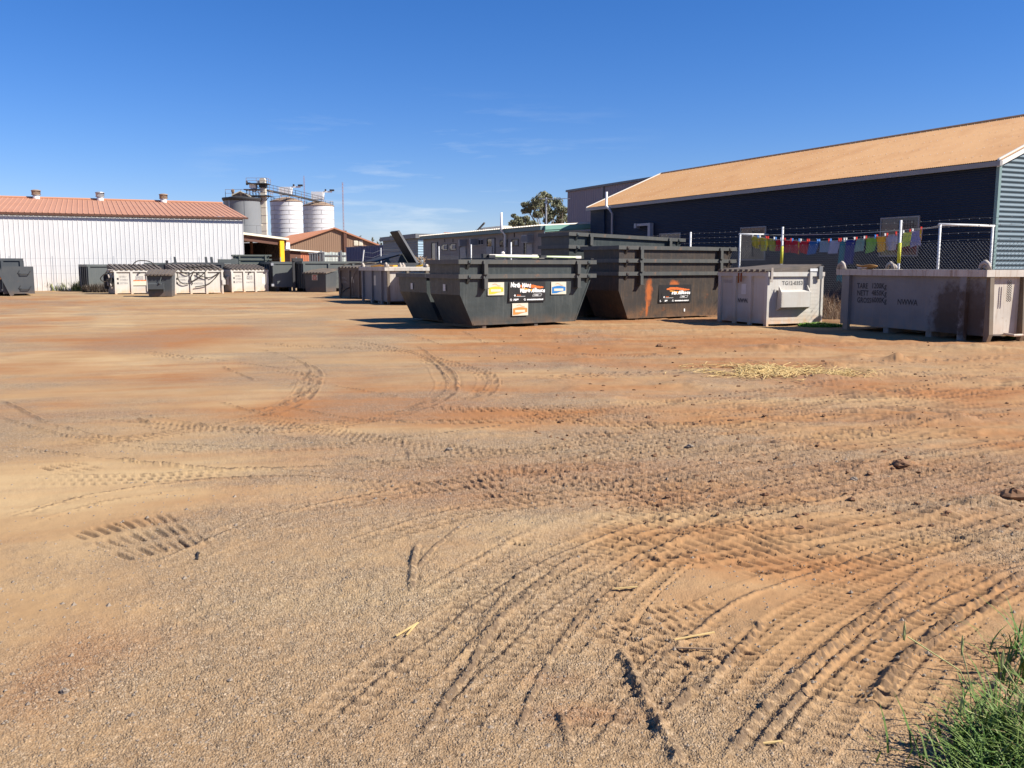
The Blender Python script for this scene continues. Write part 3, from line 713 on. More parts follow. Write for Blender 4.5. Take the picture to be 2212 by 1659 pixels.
# --- open lean-to beside it
A, B = at(526, 502, 70), at(617.5, 514.5, 72.3)
lb = math.degrees(math.atan2(B.x - A.x, B.y - A.y)); LL = math.hypot(B.x - A.x, B.y - A.y)
fr = Fr(A.x, A.y, lb)
ls = thing('open_shelter', 'open fronted shelter with dark interior and yellow corner post beside white shed', 'shelter', fr)
rs = (B.z - A.z) / LL
r_ = MB(); r_.hexa([(-.2, -.3, A.z - .16), (LL + .1, -.3, B.z - .16), (LL + .1, 12, B.z - .16), (-.2, 12, A.z - .16), (-.2, -.3, A.z), (LL + .1, -.3, B.z), (LL + .1, 12, B.z), (-.2, 12, A.z)])
r_.build('roof', M['cream'], ls)
r_ = MB(); r_.hexa([(0, -.05, A.z - .62), (LL, -.05, B.z - .62), (LL, .1, B.z - .62), (0, .1, A.z - .62), (0, -.05, A.z - .18), (LL, -.05, B.z - .18), (LL, .1, B.z - .18), (0, .1, A.z - .18)])
r_.build('beam', M['brown_clad'], ls)
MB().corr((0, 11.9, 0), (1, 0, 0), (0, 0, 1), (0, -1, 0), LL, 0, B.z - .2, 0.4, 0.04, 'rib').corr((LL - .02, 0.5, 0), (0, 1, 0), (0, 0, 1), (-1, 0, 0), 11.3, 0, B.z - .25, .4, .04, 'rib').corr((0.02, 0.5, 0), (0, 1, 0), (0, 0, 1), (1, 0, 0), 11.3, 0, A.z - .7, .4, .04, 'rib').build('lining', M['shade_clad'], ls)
yc = MB(); x0 = LL - .62
yc.box(x0, x0 + .30, -.22, -.06, 0, B.z - .22); yc.box(x0 + .30, x0 + .36, -.20, .2, 0, B.z - .22)
yc.build('post', M['yellow'], ls)
MB().box(LL * .55, LL * .55 + .18, 3, 3.2, 0, A.z - .4).build('post', M['brown_clad'], ls)
for k, (a, b2, c) in enumerate(((.4, 1.6, 1.1), (1.9, 2.9, 1.7))):
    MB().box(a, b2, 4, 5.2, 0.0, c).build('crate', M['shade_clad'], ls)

# --- silos
def silo(name, label, px0, px1, ytop, D, nrings, matl, rimmat, roof_rise, grp):
    c = at((px0 + px1) / 2, ytop, D); rad = (px1 - px0) / 2 / FD * D * 1.0
    t = thing(name, label, 'silo', (c.x, c.y, 0), grp)
    hz = c.z / nrings
    for k in range(nrings):
        MB().lathe([(rad * (1.0 if k % 2 else .997), k * hz), (rad * (1.0 if k % 2 else .997), (k + 1) * hz - 0.02)], 48, cap=False).build('ring', matl, t, True)
        MB().lathe([(rad + .005, (k + 1) * hz - .12), (rad + .03, (k + 1) * hz - .09), (rad + .03, (k + 1) * hz - .02), (rad + .005, (k + 1) * hz)], 48, cap=False).build('seam', rimmat if k == nrings - 1 else M['seam'] if matl is M['silo_white'] else matl, t)
    MB().lathe([(rad + 0.12, c.z - .02), (rad + 0.10, c.z + .08), (rad * .25, c.z + roof_rise), (0.02, c.z + roof_rise + .02)], 40, cap=False).build('roof', rimmat, t)
    for k in range(nrings):
        for a in (0.2, 1.9, 3.4, 5.1):
            an = a + (k % 2) * .7
            MB().beam((math.cos(an) * (rad + .01), math.sin(an) * (rad + .01), k * hz + .02), (math.cos(an) * (rad + .01), math.sin(an) * (rad + .01), (k + 1) * hz - .15), 0.05, .03).build('seam', M['seam'] if matl is M['silo_white'] else matl, t)
    return t, c, rad
def railing(par, pts, z, h=1.0):
    m = MB()
    for p, q in zip(pts[:-1], pts[1:]):
        for k in (0.5, 1.0): m.beam((p[0], p[1], z + h * k), (q[0], q[1], z + h * k), .05)
        n = max(1, int(math.dist(p, q) / 1.2))
        for i in range(n + 1):
            t = i / n; x, y = p[0] + (q[0] - p[0]) * t, p[1] + (q[1] - p[1]) * t
            m.beam((x, y, z), (x, y, z + h), .05)
    return m.build('railing', M['silo_rust'], par)
g_, gc, gr_ = silo('grain_silo', 'dark grey round silo with gabled top rising behind the white shed', 485, 561, 430, 150, 3, M['silo_grey'], M['dark_steel'], 0.6, None)
MB().lathe([(gr_ + .12, gc.z - .35), (gr_ + .25, gc.z - .1), (gr_ + .25, gc.z + .12), (gr_ * .4, gc.z + .35)], 40, cap=False).build('roof', M['dark_steel'], g_)
gz0 = gc.z + .05
h = MB(); h.prism([(-1.0, gz0), (1.75, gz0), (1.75, gz0 + .25), (.25, gz0 + 1.0), (-1.0, gz0 + .45)], -gr_ * .55, gr_ * .5, 'y'); h.build('roof_house', M['tan_clad'], g_)
h = MB(); h.beam((-1.2, -gr_ * .58, gz0 + .42), (.27, -gr_ * .58, gz0 + 1.08), .16, .14); h.beam((.25, -gr_ * .58, gz0 + 1.08), (1.95, -gr_ * .58, gz0 + .2), .16, .14); h.build('barge_board', M['cream'], g_)
MB().box(-1.35, -1.1, -.95, -.7, gz0 + .2, gz0 + 1.0).lathe([(.24, gz0 + .95), (.3, gz0 + 1.3), (.05, gz0 + 1.5)], 10, (-1.22, -.82, 0)).build('filter', M['silo_rust'], g_)
MB().tube([(-gr_ * .45, -gr_ * .9, 0), (-gr_ * .45, -gr_ * .9, gc.z)], .09, 8).build('downpipe', M['galv'], g_)
railing(g_, [(-2.2, -1.6), (-.9, -1.6), (1.6, -1.9)], gz0 + .15, 1.2); railing(g_, [(-2.4, -1.0), (-2.2, -1.6)], gz0 + .15, .9)
a_, ac, ar_ = silo('grain_silo', 'white banded silo nearest the bucket elevator', 585.5, 652, 436, 165, 17, M['silo_white'], M['silo_rust'], .8, 'white steel silos')
b_, bc, br_ = silo('grain_silo', 'rightmost white banded silo above the tan gable', 656, 720, 445, 172, 16, M['silo_white'], M['silo_rust'], .9, 'white steel silos')
for t, c, rd in ((a_, ac, ar_), (b_, bc, br_)):
    railing(t, [(rd * math.cos(a) * .97, rd * math.sin(a) * .97) for a in [k * .45 for k in range(14)]] + [(rd * .97, 0)], c.z, .8)
    MB().box(-1.2, 1.0, -.6, .8, c.z + 1.2, c.z + 2.6).box(-.9, -.75, -.5, -.35, c.z + .3, c.z + 1.3).box(.6, .75, -.5, -.35, c.z + .3, c.z + 1.3).box(1.0, 2.6, -.2, .2, c.z + 2.5, c.z + 2.75).build('drive_house', M['white_paint'], t)
    MB().box(1.3, 1.5, -.3, .3, c.z + 2.75, c.z + 3.1).box(2.2, 3.0, -.3, .3, c.z + 2.75, c.z + 3.05).build('motor', M['dark_steel'], t)
# bucket elevator tower
ec = at(570, 385, 151); et = at(572, 500, 151)
te = thing('bucket_elevator', 'tall cream elevator leg with steel platforms between grey and white silos', 'elevator', (et.x, et.y, 0))
top = ec.z
for k in range(12):
    z0, z1 = k * (top - .9) / 12, (k + 1) * (top - .9) / 12
    MB().box(-.42, .42, -.4, .4, z0, z1 - .05).box(-.46, .46, -.44, .44, z1 - .05, z1).build('leg_section', M['leg_paint'], te)
MB().box(-1.3, -.75, .9, 1.5, 0, top - 3).build('leg_shaft', M['silo_rust'], te)
MB().prism([(-.42, top - .9), (.42, top - .9), (.42, top - .2), (.25, top), (-.25, top), (-.45, top - .2)], -.5, .5, 'y').box(-.85, -.43, -.4, .4, top - .85, top - .45).build('head', M['leg_paint'], te)
for zz, x0, x1 in ((top - 1.0, -2.4, .9), (top - 2.95, -1.9, 1.2)):
    MB().box(x0, x1, -1.3, 1.3, zz, zz + .12).build('platform', M['dark_steel'], te)
    railing(te, [(x0, -1.3), (x1, -1.3), (x1, 1.3)], zz + .12, .8)
    br = MB()
    for sgn in (-1, 1):
        br.beam((sgn * .4, -.5, zz - .8), ((x1 if sgn > 0 else -1.2), -.8, zz), .08)
    br.beam((x0 + .3, -.6, zz), (-.4, -.6, zz - 1.6), .08)
    br.build('brace', M['dark_steel'], te)
MB().box(-.55, .55, -.6, .6, top - 1.55, top - 1.0).build('hood', M['dark_steel'], te)
m = MB(); m.box(-2.1, -1.05, -.7, .4, top - 1.6, top - .88); m.prism([(-2.0, top - 1.6), (-1.1, top - 1.6), (-1.3, top - 2.2), (-1.7, top - 2.2)], -.6, .3, 'y'); m.build('hopper', M['white_paint'], te)
MB().box(-2.6, -2.1, -.4, .4, top - 1.0, top - .7).box(-2.75, -2.6, -.3, .3, top - 1.1, top - .45).build('motor', M['dark_steel'], te)
m = MB(); m.box(-3.0, -.5, -.9, .9, top - 1.95, top - 1.8)
for k in range(5): m.beam((-2.6 + k * .5, -.8, top - 1.9), (-2.4 + k * .5, -.8, top - 2.95), .08); m.beam((-2.4 + k * .5, -.8, top - 1.9), (-2.7 + k * .5, -.8, top - 2.95), .06)
m.build('gantry', M['dark_steel'], te)
MB().beam((-2.3, -2.5, top - 7.6), (-.3, -.4, top - 7.6), .14).beam((-2.3, -2.5, top - 7.8), (-1.0, -1.5, top - 9.2), .1).build('strut', M['leg_paint'], te)
# conveyor over the silo tops
cv = thing('conveyor', 'narrow inclined conveyor running from the elevator over the white silo tops', 'conveyor', (0, 0, 0))
p0, p1, p2 = at(575, 411, 152), at(640, 424, 165), at(700, 438, 172)
m = MB()
for a, b in ((p0, p1), (p1, p2)):
    m.beam(a, b, .5, .28)
    for o_ in (.55, 1.0): m.beam(a + Vector((0, -.5, o_)), b + Vector((0, -.5, o_)), .06)
m.build('trough', M['dark_steel'], cv)
m = MB()
for a, b in ((p0, p1), (p1, p2)):
    n = int((b - a).length / 1.5)
    for k in range(n + 1):
        q = a.lerp(b, k / n); m.beam(q + Vector((0, -.5, -.1)), q + Vector((0, -.5, 1.0)), .06)
m.build('handrail_post', M['silo_rust'], cv, kind='stuff')

# --- tan gabled shed with a red roof
apx, le, re_ = at(723.3, 493.5, 130), at(626, 528, 127.3), at(813.8, 526, 132.6)
hw = ((re_ - le).xy.length) / 2
fr = Fr((le.x + re_.x) / 2, (le.y + re_.y) / 2, 65, 0)
gl = thing('tan_shed', 'tan gabled metal shed with a red roof in front of the silos', 'shed', fr)
ezz = (le.z + re_.z) / 2; az = apx.z
MB().corr((-hw, 0, 0), (1, 0, 0), (0, 0, 1), (0, -1, 0), 2 * hw, 0, lambda t: ezz + (az - ezz) * (1 - abs(t - hw) / hw), .3, .03, 'rib').build('wall', M['tan_clad'], gl)
MB().box(-hw, -hw + .05, .03, 30, 0, ezz - .05).build('wall', M['tan_clad'], gl)
for sg in (-1, 1):
    sl = math.hypot(hw, az - ezz); e = Vector((-sg * hw / sl, 0, (az - ezz) / sl)); n_ = Vector((sg * (az - ezz) / sl, 0, hw / sl))
    MB().corr(Vector((sg * (hw + .3), -.25, ezz - .1)), (0, 1, 0), e, n_, 30, 0, sl + .3, .5, .04, 'rib').build('roof', M['red_roof'], gl)
    MB().beam((sg * (hw + .3), -.3, ezz - .12), (0, -.3, az + .06), .12, .2).build('barge_board', M['red_roof'], gl)
for px in ((1377, 1416), (1424, 1462)):
    a = fr.hit((680 + px[0] * .3255) * .6777, (540 + 745 * .3255) * .6777); b = fr.hit((680 + px[1] * .3255) * .6777, (540 + 698 * .3255) * .6777)
    f = MB().box(a[0], b[0], -.10, 0.0, a[1], b[1]).build('window', M['cream'], gl)
    MB().box(a[0] + .1, b[0] - .1, -.12, -.101, a[1] + .1, b[1] - .1).build('blind', M['cream_print'], f)
x, z = fr.hit((680 + 1285 * .3255) * .6777, (540 + 600 * .3255) * .6777)
MB().box(x - .22, x + .22, -.3, -.05, 0, z).build('downpipe', M['brown_clad'], gl)

# --- low red-brown shed before it
p = at(626, 538, 98); q = at(689, 543.5, 101)
fr = Fr(p.x, p.y, math.degrees(math.atan2(q.x - p.x, q.y - p.y)))
LL = (q - p).xy.length
rb = thing('rust_red_shed', 'low rust red shed with sloping roof edge below the tan shed', 'shed', fr)
mid_ = LL * .36
MB().box(0, mid_, 0, 6, 0, p.z - .1).build('wall', M['brown_clad'], rb)
MB().corr((mid_, 0, 0), (1, 0, 0), (0, 0, 1), (0, -1, 0), LL - mid_, 0, q.z - .15, .3, .05, 'rib').build('wall', M['orange_clad'], rb)
m = MB(); m.hexa([(-.3, -.4, p.z - .14), (LL + .3, -.4, q.z - .14), (LL + .3, 6.2, q.z - .14), (-.3, 6.2, p.z - .14), (-.3, -.4, p.z), (LL + .3, -.4, q.z), (LL + .3, 6.2, q.z), (-.3, 6.2, p.z)])
m.build('roof', M['barge'], rb)
wz = at(636, 528, 98).z; MB().box(-.25, .25, .3, .45, p.z + .02, wz + .2).build('sign_board', M['white_paint'], rb)

# --- weathered pale panel fence and grey tanks
p, q = at(694, 543.5, 92), at(747.5, 544, 93)
fr = Fr(p.x, p.y, math.degrees(math.atan2(q.x - p.x, q.y - p.y))); LL = (q - p).xy.length
pf = thing('panel_fence', 'weathered pale sheet fence with dark posts below the tan shed', 'fence', fr)
n = 9
for k in range(n):
    MB().corr((k * LL / n, 0, 0), (1, 0, 0), (0, 0, 1), (0, -1, 0), LL / n - .02, 0, p.z - .02 - .03 * (k % 3), .14, .03).build('panel', M['asb'], pf)
MB().box(-.1, LL, -.09, -.04, p.z - .45, p.z - .32).build('rail', M['tank'], pf)
for px in (693, 736):
    x, z = fr.hit(px, 545); MB().box(x - .09, x + .09, -.16, -.1, 0, p.z + .12).build('post', M['tank'], pf)
for i, (a, b, yt, lab) in enumerate(((666.5, 677, 546, 'left one of three square grey tanks behind the dark bins'), (677.5, 687, 545.5, 'middle one of three square grey tanks behind the dark bins'), (688, 699.5, 544, 'right one of three square grey tanks behind the dark bins'))):
    c = at(a, yt, 88); d = at(b, yt, 88); wd = d.x - c.x
    fr = Fr(c.x, c.y, 85); t = thing('storage_tank', lab, 'tank', fr, 'square grey tanks')
    MB().box(.03, wd, 0, wd, .1, c.z - .08).build('body', M['tank'], t)
    MB().box(-.01, wd + .04, -.04, wd + .04, c.z - .08, c.z).build('rim', M['galv'], t)
    MB().box(wd * .75, wd * .82, -.05, -.005, .2, c.z - .1).build('band', M['galv'], t)

# --- navy wall, grey shed
p, q = at(747.6, 534.5, 104), at(828, 526, 93)
bb = math.degrees(math.atan2(q.x - p.x, q.y - p.y)); LL = (q - p).xy.length
fr = Fr(p.x, p.y, bb)
nv = thing('navy_shed', 'low navy ribbed shed wall in shade before the tan shed', 'shed', fr)
MB().corr((0, 0, 0), (1, 0, 0), (0, 0, 1), (0, -1, 0), LL, 0, p.z - .05, .55, .06, 'rib').box(0.0, .04, .02, 5, 0, p.z - .1).box(LL - .04, LL, .02, 5, 0, p.z - .1).build('wall', M['navy'], nv)
MB().hexa([(0, -.1, p.z - .05), (LL, -.1, p.z - .05), (LL, 5, p.z + .1), (0, 5, p.z + .1), (0, -.1, p.z + .02), (LL, -.1, p.z + .02), (LL, 5, p.z + .17), (0, 5, p.z + .17)]).build('roof', M['navy'], nv)
p, q = at(827, 513, 88), at(902, 507, 78.5)
bb = math.degrees(math.atan2(q.x - p.x, q.y - p.y)); LL = (q - p).xy.length
fr = Fr(p.x, p.y, bb)
gs = thing('grey_shed', 'grey shed with shallow gable roof behind the raised bin lid', 'shed', fr)
rt = fr.hit(890, 506)[1]
def gtop(t): return p.z - .35 + (rt - p.z + .3) * min(1, t / (LL * .75))
MB().corr((0, 0, 0), (0, 0, 1), (1, 0, 0), (0, -1, 0), p.z - .35, 0, LL, .2, .02).box(0.0, .04, .05, 5, 0, p.z - .4).build('wall', M['grey_clad'], gs)
MB().hexa([(-.2, -.25, p.z - .38), (LL + .2, -.25, rt - .38), (LL + .2, 5, rt - .38), (-.2, 5, p.z - .38), (-.2, -.25, p.z), (LL + .2, -.25, rt), (LL + .2, 5, rt), (-.2, 5, p.z)]).build('roof', M['tank'], gs)
MB().corr((LL, 0.02, 0), (0, 0, 1), (0, 1, 0), (1, 0, 0), p.z - .4, 0, 4.9, .22, .03).build('wall', M['pale_blue'], gs)
m = MB().box(LL + .03, LL + .1, .9, 2.3, 1.2, 2.2); m.build('window', M['glass'], gs)

# --- red tiled roofs and trees far behind the cabin are built with the trees

# --- long cabin
CP = 23.4
n0, n1 = gplane(1176, 487, CP), gplane(914, 510, CP)
fr = Fr(n1.x, n1.y, GB + 180)
CL = (n0 - n1).xy.length; cz = n0.z
FRC = fr
cb = thing('site_cabin', 'long beige site cabin with green fascia, small windows and doors', 'cabin', fr)
def chit(cx, cy): return fr.hit((1320 + cx * .1989) * .6777, (690 + cy * .1989) * .6777)
fz = chit(1540, 260)[1]
MB().corr((0, 0, 0), (1, 0, 0), (0, 0, 1), (0, -1, 0), CL, 0, fz, .11, .015, 'pan').box(0, .03, .03, 3.2, 0, fz).build('wall', M['cabin'], cb)
MB().box(-.1, CL + .02, -.25, -.02, fz, cz - .02).build('fascia', M['slate_fascia'], cb)
rz2 = cz + .20
m = MB(); pr = Vector((0, 3.4, rz2 - cz)); pl_ = pr.length; pr = pr / pl_
m.corr(Vector((-.15, -.36, cz - .02)), (1, 0, 0), pr, Vector((0, -pr.z, pr.y)), CL + .16, 0, pl_, .32, .06, 'rib'); m.build('roof', M['pale_roof'], cb)
m = MB(); m.hexa([(CL + .02, -.02, cz - .34), (CL + .12, -.02, cz - .34), (CL + .12, 3.1, rz2 - .36), (CL + .02, 3.1, rz2 - .36), (CL + .02, -.02, cz), (CL + .12, -.02, cz), (CL + .12, 3.1, rz2 - .05), (CL + .02, 3.1, rz2 - .05)])
m.hexa([(CL + .12, -.02, cz - .24), (CL + .16, -.02, cz - .24), (CL + .16, 3.1, rz2 - .29), (CL + .12, 3.1, rz2 - .29), (CL + .12, -.02, cz), (CL + .16, -.02, cz), (CL + .16, 3.1, rz2 - .05), (CL + .12, 3.1, rz2 - .05)])
m.build('fascia', M['green_fascia'], cb)
MB().corr((CL, 0.02, 0), (0, 1, 0), (0, 0, 1), (1, 0, 0), 3.1, 0, fz, .11, .015, 'pan').build('wall', M['cream'], cb)
for (x0, y0, x1, y1) in ((450, 438, 540, 550), (582, 430, 678, 545), (1380, 370, 1498, 496), (1566, 356, 1680, 488)):
    a, b = chit(x0, y1), chit(x1, y0)
    f = frame_window(cb, a[0], b[0], a[1], b[1], M['frame_dark'], mull=False)
    MB().box(a[0] + .08, (a[0] + b[0]) / 2, -.09, -.025, a[1] + .28 * (b[1] - a[1]), b[1] - .3 * (b[1] - a[1])).build('sash', M['glass'], f)
    MB().box((a[0] + b[0]) / 2, b[0] - .1, -.06, -.022, a[1] + .1, b[1] - .1).build('blind', M['frame'], f)
for (x0, y0, x1, y1) in ((945, 372, 1010, 470), (1040, 360, 1125, 462), (760, 378, 830, 480)):
    a, b = chit(x0, y1), chit(x1, y0); frame_window(cb, a[0], b[0], a[1], b[1], M['frame'], -.07)
for (x0, y0, x1) in ((285, 410, 385), (735, 380, 760), (1175, 338, 1305), (1765, 300, 1830)):
    a, b = chit(x0, 640), chit(x1, y0)
    d = MB().box(a[0], a[0] + .07, -.06, 0, .35, b[1]).box(b[0] - .07, b[0], -.06, 0, .35, b[1]).box(a[0] + .07, b[0] - .07, -.06, 0, b[1] - .07, b[1]).build('door', M['frame_dark'], cb)
    MB().box(a[0] + .07, a[0] + .6 * (b[0] - a[0]), -.03, -.005, .35, b[1] - .07).build('pane', M['glass'], d)
    if b[0] - a[0] > .9: MB().box(a[0] + .6 * (b[0] - a[0]), b[0] - .07, -.05, -.004, .35, b[1] - .07).build('leaf_panel', M['frame'], d)
# opened door leaves and box air conditioners that stand proud of the wall
for (x0, y0, x1, y1, nm, mm_) in ((1830, 295, 1925, 425, 'air_conditioner', 'frame'), (832, 372, 850, 478, 'shutter', 'frame'), (1012, 360, 1030, 462, 'shutter', 'frame')):
    a, b = chit(x0, y1), chit(x1, y0)
    ac_ = MB().box(a[0], b[0], -.45 if nm == 'air_conditioner' else -.55, -.02, a[1], b[1]).build(nm, M[mm_], cb)
    if nm == 'air_conditioner': MB().box(a[0] + .06, b[0] - .06, -.47, -.451, a[1] + .06, b[1] - .06).build('grille', M['tank'], ac_)
for (x0, x1, y0) in ((760, 850, 492), (1185, 1270, 478), (1830, 1915, 430)):
    a, b = chit(x0, 640), chit(x1, y0); MB().box(a[0], b[0], -.12, -.02, .35, b[1]).build('door_leaf', M['frame'], cb)
for cx in (495, 628, 1437, 1612):
    a = chit(cx, 300 if cx > 1000 else 385); MB().box(a[0] - .05, a[0] + .05, -.05, -.016, a[1] - .12, a[1] + .12).build('vent', M['frame_dark'], cb)
pw = chit(1495, 190); pz = chit(1490, -60)[1]
MB().tube([(pw[0], -.16, .3), (pw[0], -.16, fz - .1), (pw[0], -.4, fz + .15), (pw[0], -.4, pz)], .075, 10).build('vent_pipe', M['white_paint'], cb, True)
hw0, hw1 = fr.hit((1320 + 1155 * .1989) * .6777, (690 + 215 * .1989) * .6777, 2.2), fr.hit((1320 + 1480 * .1989) * .6777, (690 + 150 * .1989) * .6777, 2.2)
MB().box(hw0[0], hw1[0], 1.9, 2.6, cz + .2, hw1[1]).build('roof_tank', M['cream'], cb)
MB().lathe([(.32, -.28), (.32, .28)], 12, (0, 0, 0)).build('roof_fan', M['dark_steel'], cb).matrix_local = Matrix.Translation((hw0[0] - .22, 2.2, hw1[1] - .32))
MB().beam((hw0[0] - 1.6, 2.2, cz + .25), (hw0[0] - .3, 2.2, cz + .75), .1).build('stay', M['dark_steel'], cb)
# antenna pole beside the cabin
p = at((1700 + 130 * .3165) * .6777, (560 + 233 * .3165) * .6777, 62)
an = thing('antenna_pole', 'thin pole with a television aerial behind the cabin', 'antenna', (p.x, p.y, 0))
MB().tube([(0, 0, 0), (0, 0, p.z + .1)], .06, 6).build('pole', M['galv'], an)
m = MB(); m.beam((-.5, 0, p.z), (1.6, -.3, p.z), .04)
for k in range(6): m.beam((.1 + k * .28, -.3, p.z), (.1 + k * .28, .3, p.z), .02)
m.build('aerial', M['galv'], an)

# --- mauve block behind
p = gplane(1226, 415, 36.5); fr = Fr(p.x, p.y, GB + 180)
q = gplane(1440, 379, 36.5)
mv = thing('mauve_block', 'tall plain mauve warehouse wall behind the blue shed', 'warehouse', fr)
PL = (q - p).xy.length + 14
MB().corr((0, 0, 0), (1, 0, 0), (0, 0, 1), (0, -1, 0), PL, 0, p.z, .35, .02, 'rib').box(0, .1, .05, 18, 0, p.z).box(.1, PL, 17.9, 18, 0, p.z).build('wall', M['purple_clad'], mv)
MB().box(-.08, PL, -.14, 18.1, p.z, p.z + .16).build('parapet_cap', M['tank'], mv)
a = fr.hit((1700 + 565 * .3165) * .6777, (560 + 130 * .3165) * .6777, 1.5); b = fr.hit((1700 + 655 * .3165) * .6777, (560 + 103 * .3165) * .6777, 1.5)
MB().box(a[0], b[0], 1.5, 3.2, p.z + .16, b[1]).build('roof_cooler', M['white_paint'], mv)
a = fr.hit((1700 + 713 * .3165) * .6777, (560 + 160 * .3165) * .6777)
MB().box(a[0] - .05, a[0] + .05, -.1, -.02, 0, p.z).build('downpipe', M['tank'], mv)

# --- blue shed with the dusty tan roof
SP = 25.6
n0, n1 = gplane(2160, 345, SP), gplane(1276, 450, SP)
SL = (n0 - n1).xy.length
fr = Fr(n1.x, n1.y, GB + 180); FRS = fr
bz = (n0.z + n1.z) / 2
sw = 4.75; rzz = bz + 2.05
bsd = thing('blue_shed', 'big blue corrugated shed with dusty tan roof on the right', 'shed', fr)
MB().corr((0, 0, 0), (0, 0, 1), (1, 0, 0), (0, -1, 0), bz - .1, 0, SL, .076, .018).build('wall', M['shaded_blue_wall'], bsd)
def gab(z): return sw - .0 if z < bz - .1 else sw * (1 - (z - bz + .1) / (rzz - bz + .1))
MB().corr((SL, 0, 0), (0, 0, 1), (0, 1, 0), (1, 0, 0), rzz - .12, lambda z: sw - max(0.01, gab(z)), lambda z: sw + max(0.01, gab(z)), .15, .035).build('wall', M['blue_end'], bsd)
MB().box(0, .04, .03, 2 * sw, 0, bz - .1).prism([(0.03, bz - .1), (2 * sw, bz - .1), (sw, rzz - .1)], 0, .04, 'x').build('wall', M['shaded_blue_wall'], bsd)
MB().box(.04, SL - .04, 2 * sw - .05, 2 * sw, 0, bz - .1).build('wall', M['shaded_blue_wall'], bsd)
MB().box(SL + .002, SL + .05, -.05, .06, 0, bz - .12).box(SL - .06, SL + .002, -.05, -.02, 0, bz - .12).build('corner_trim', M['green_trim'], bsd)
sl = math.hypot(sw + .16, rzz - bz); du = Vector((0, (sw + .16) / sl, (rzz - bz) / sl)); dn = Vector((0, -du.z, du.y))
MB().corr(Vector((-.15, -.16, bz + .0)), (1, 0, 0), du, dn, SL + .32, 0, sl + .02, .076, .02).build('roof', M['tan_roof'], bsd)
MB().corr(Vector((-.15, 2 * sw + .16, bz)), (1, 0, 0), (0, -du.y, du.z), Vector((0, du.z, du.y)), SL + .32, 0, sl, .15, .02).build('roof', M['tan_roof'], bsd)
m = MB()
for rw_ in (.12, .30, .48, .66, .84, .97):
    for k in range(int(SL / .30)):
        c_ = Vector((-.05 + k * .30 + random.uniform(-.02, .02), -.16, bz)) + du * (sl * rw_) + dn * .022; q_ = .006
        m.hexa([c_ + Vector((-q_, 0, 0)) - du * q_, c_ + Vector((q_, 0, 0)) - du * q_, c_ + Vector((q_, 0, 0)) + du * q_, c_ + Vector((-q_, 0, 0)) + du * q_, c_ + Vector((-q_, 0, 0)) - du * q_ + dn * .02, c_ + Vector((q_, 0, 0)) - du * q_ + dn * .02, c_ + Vector((q_, 0, 0)) + du * q_ + dn * .02, c_ + Vector((-q_, 0, 0)) + du * q_ + dn * .02])
m.build('roofing_screw', M['galv_pale'], bsd, kind='stuff')
MB().tube([(-.15, sw, rzz + .0), (SL + .17, sw, rzz + .0)], .07, 6).build('ridge_cap', M['tan_roof'], bsd)
MB().box(-.2, SL + .16, -.20, -.08, bz - .17, bz - .02).build('gutter', M['blue_trim'], bsd)
m = MB()
for sg in (0, 1):
    y0 = -.18 if sg == 0 else 2 * sw + .18
    m.hexa([(SL + .05, y0, bz - .2), (SL + .12, y0, bz - .2), (SL + .12, sw, rzz - .18), (SL + .05, sw, rzz - .18), (SL + .05, y0, bz + .05), (SL + .12, y0, bz + .05), (SL + .12, sw, rzz + .07), (SL + .05, sw, rzz + .07)])
m.build('barge_board', M['barge'], bsd)
m = MB(); y0 = -.17
m.hexa([(-.22, y0, bz - .08), (-.16, y0, bz - .08), (-.16, sw, rzz - .06), (-.22, sw, rzz - .06), (-.22, y0, bz + .05), (-.16, y0, bz + .05), (-.16, sw, rzz + .07), (-.22, sw, rzz + .07)]); m.build('barge_board', M['barge'], bsd)
def s4(cx, cy, y=0.0): return fr.hit((1700 + cx * .3165) * .6777, (560 + cy * .3165) * .6777, y)
def s5(cx, cy, y=0.0): return fr.hit((2240 + cx * .2652) * .6777, (640 + cy * .2652) * .6777, y)
def s6(cx, cy, y=0.0): return fr.hit((2600 + cx * .4702) * .6777, (340 + cy * .4702) * .6777, y)
for a, b, k in ((s4(1275, 760), s4(1490, 572), 0), (s5(450, 718), s5(772, 304), 1), (s6(434, 1018), s6(712, 738), 1)):
    f = frame_window(bsd, a[0], b[0], a[1], b[1], M['frame'], -.06, .045, mull=False)
    x0, x1, z0, z1 = a[0] + .12, b[0] - .14, a[1] + .15, b[1] - .14
    i_ = MB().box((x0 + x1) / 2 - .02, (x0 + x1) / 2 + .02, -.058, -.04, z0, z1)
    for kk in range(1, 12): i_.box((x0 + x1) / 2 + .02, x1, -.056, -.045, z0 + (z1 - z0) * kk / 12 - .006, z0 + (z1 - z0) * kk / 12 + .006)
    for kk in range(1, 6): i_.box((x0 + x1) / 2 + (x1 - x0) * kk / 12 - .006, (x0 + x1) / 2 + (x1 - x0) * kk / 12 + .006, -.062, -.0565, z0, z1)
    i_.build('security_grille', M['frame_dark'] if k else M['frame'], f)
a, b, c = s4(795, 600, -.1), s4(765, 300, -.1), s4(763, 160, -.25)
pv = MB().tube([(a[0], -.12, .2), (a[0], -.12, bz - .45), (a[0] - .05, -.26, bz - .22)], .06, 8).build('vent_pipe', M['duct'], bsd, True)
MB().tube([(a[0] - .05, -.26, bz - .22), (b[0], -.28, bz - .05), (b[0], -.28, c[1])], .065, 8).build('pipe_top', M['white_paint'], pv, True)
a = s4(730, 340); MB().tube([(a[0], -.07, .2), (a[0], -.07, bz - .2)], .045, 8).build('downpipe', M['shaded_blue_wall'], bsd, True)
a, b, c = s4(1040, 495, -.15), s4(1190, 475, -.15), s4(1172, 620, -.15)
MB().box(a[0], b[0], -.24, -.03, a[1] - .08, b[1]).box(b[0] - .2, b[0], -.24, -.03, .5, a[1] - .08).build('duct', M['duct'], bsd)
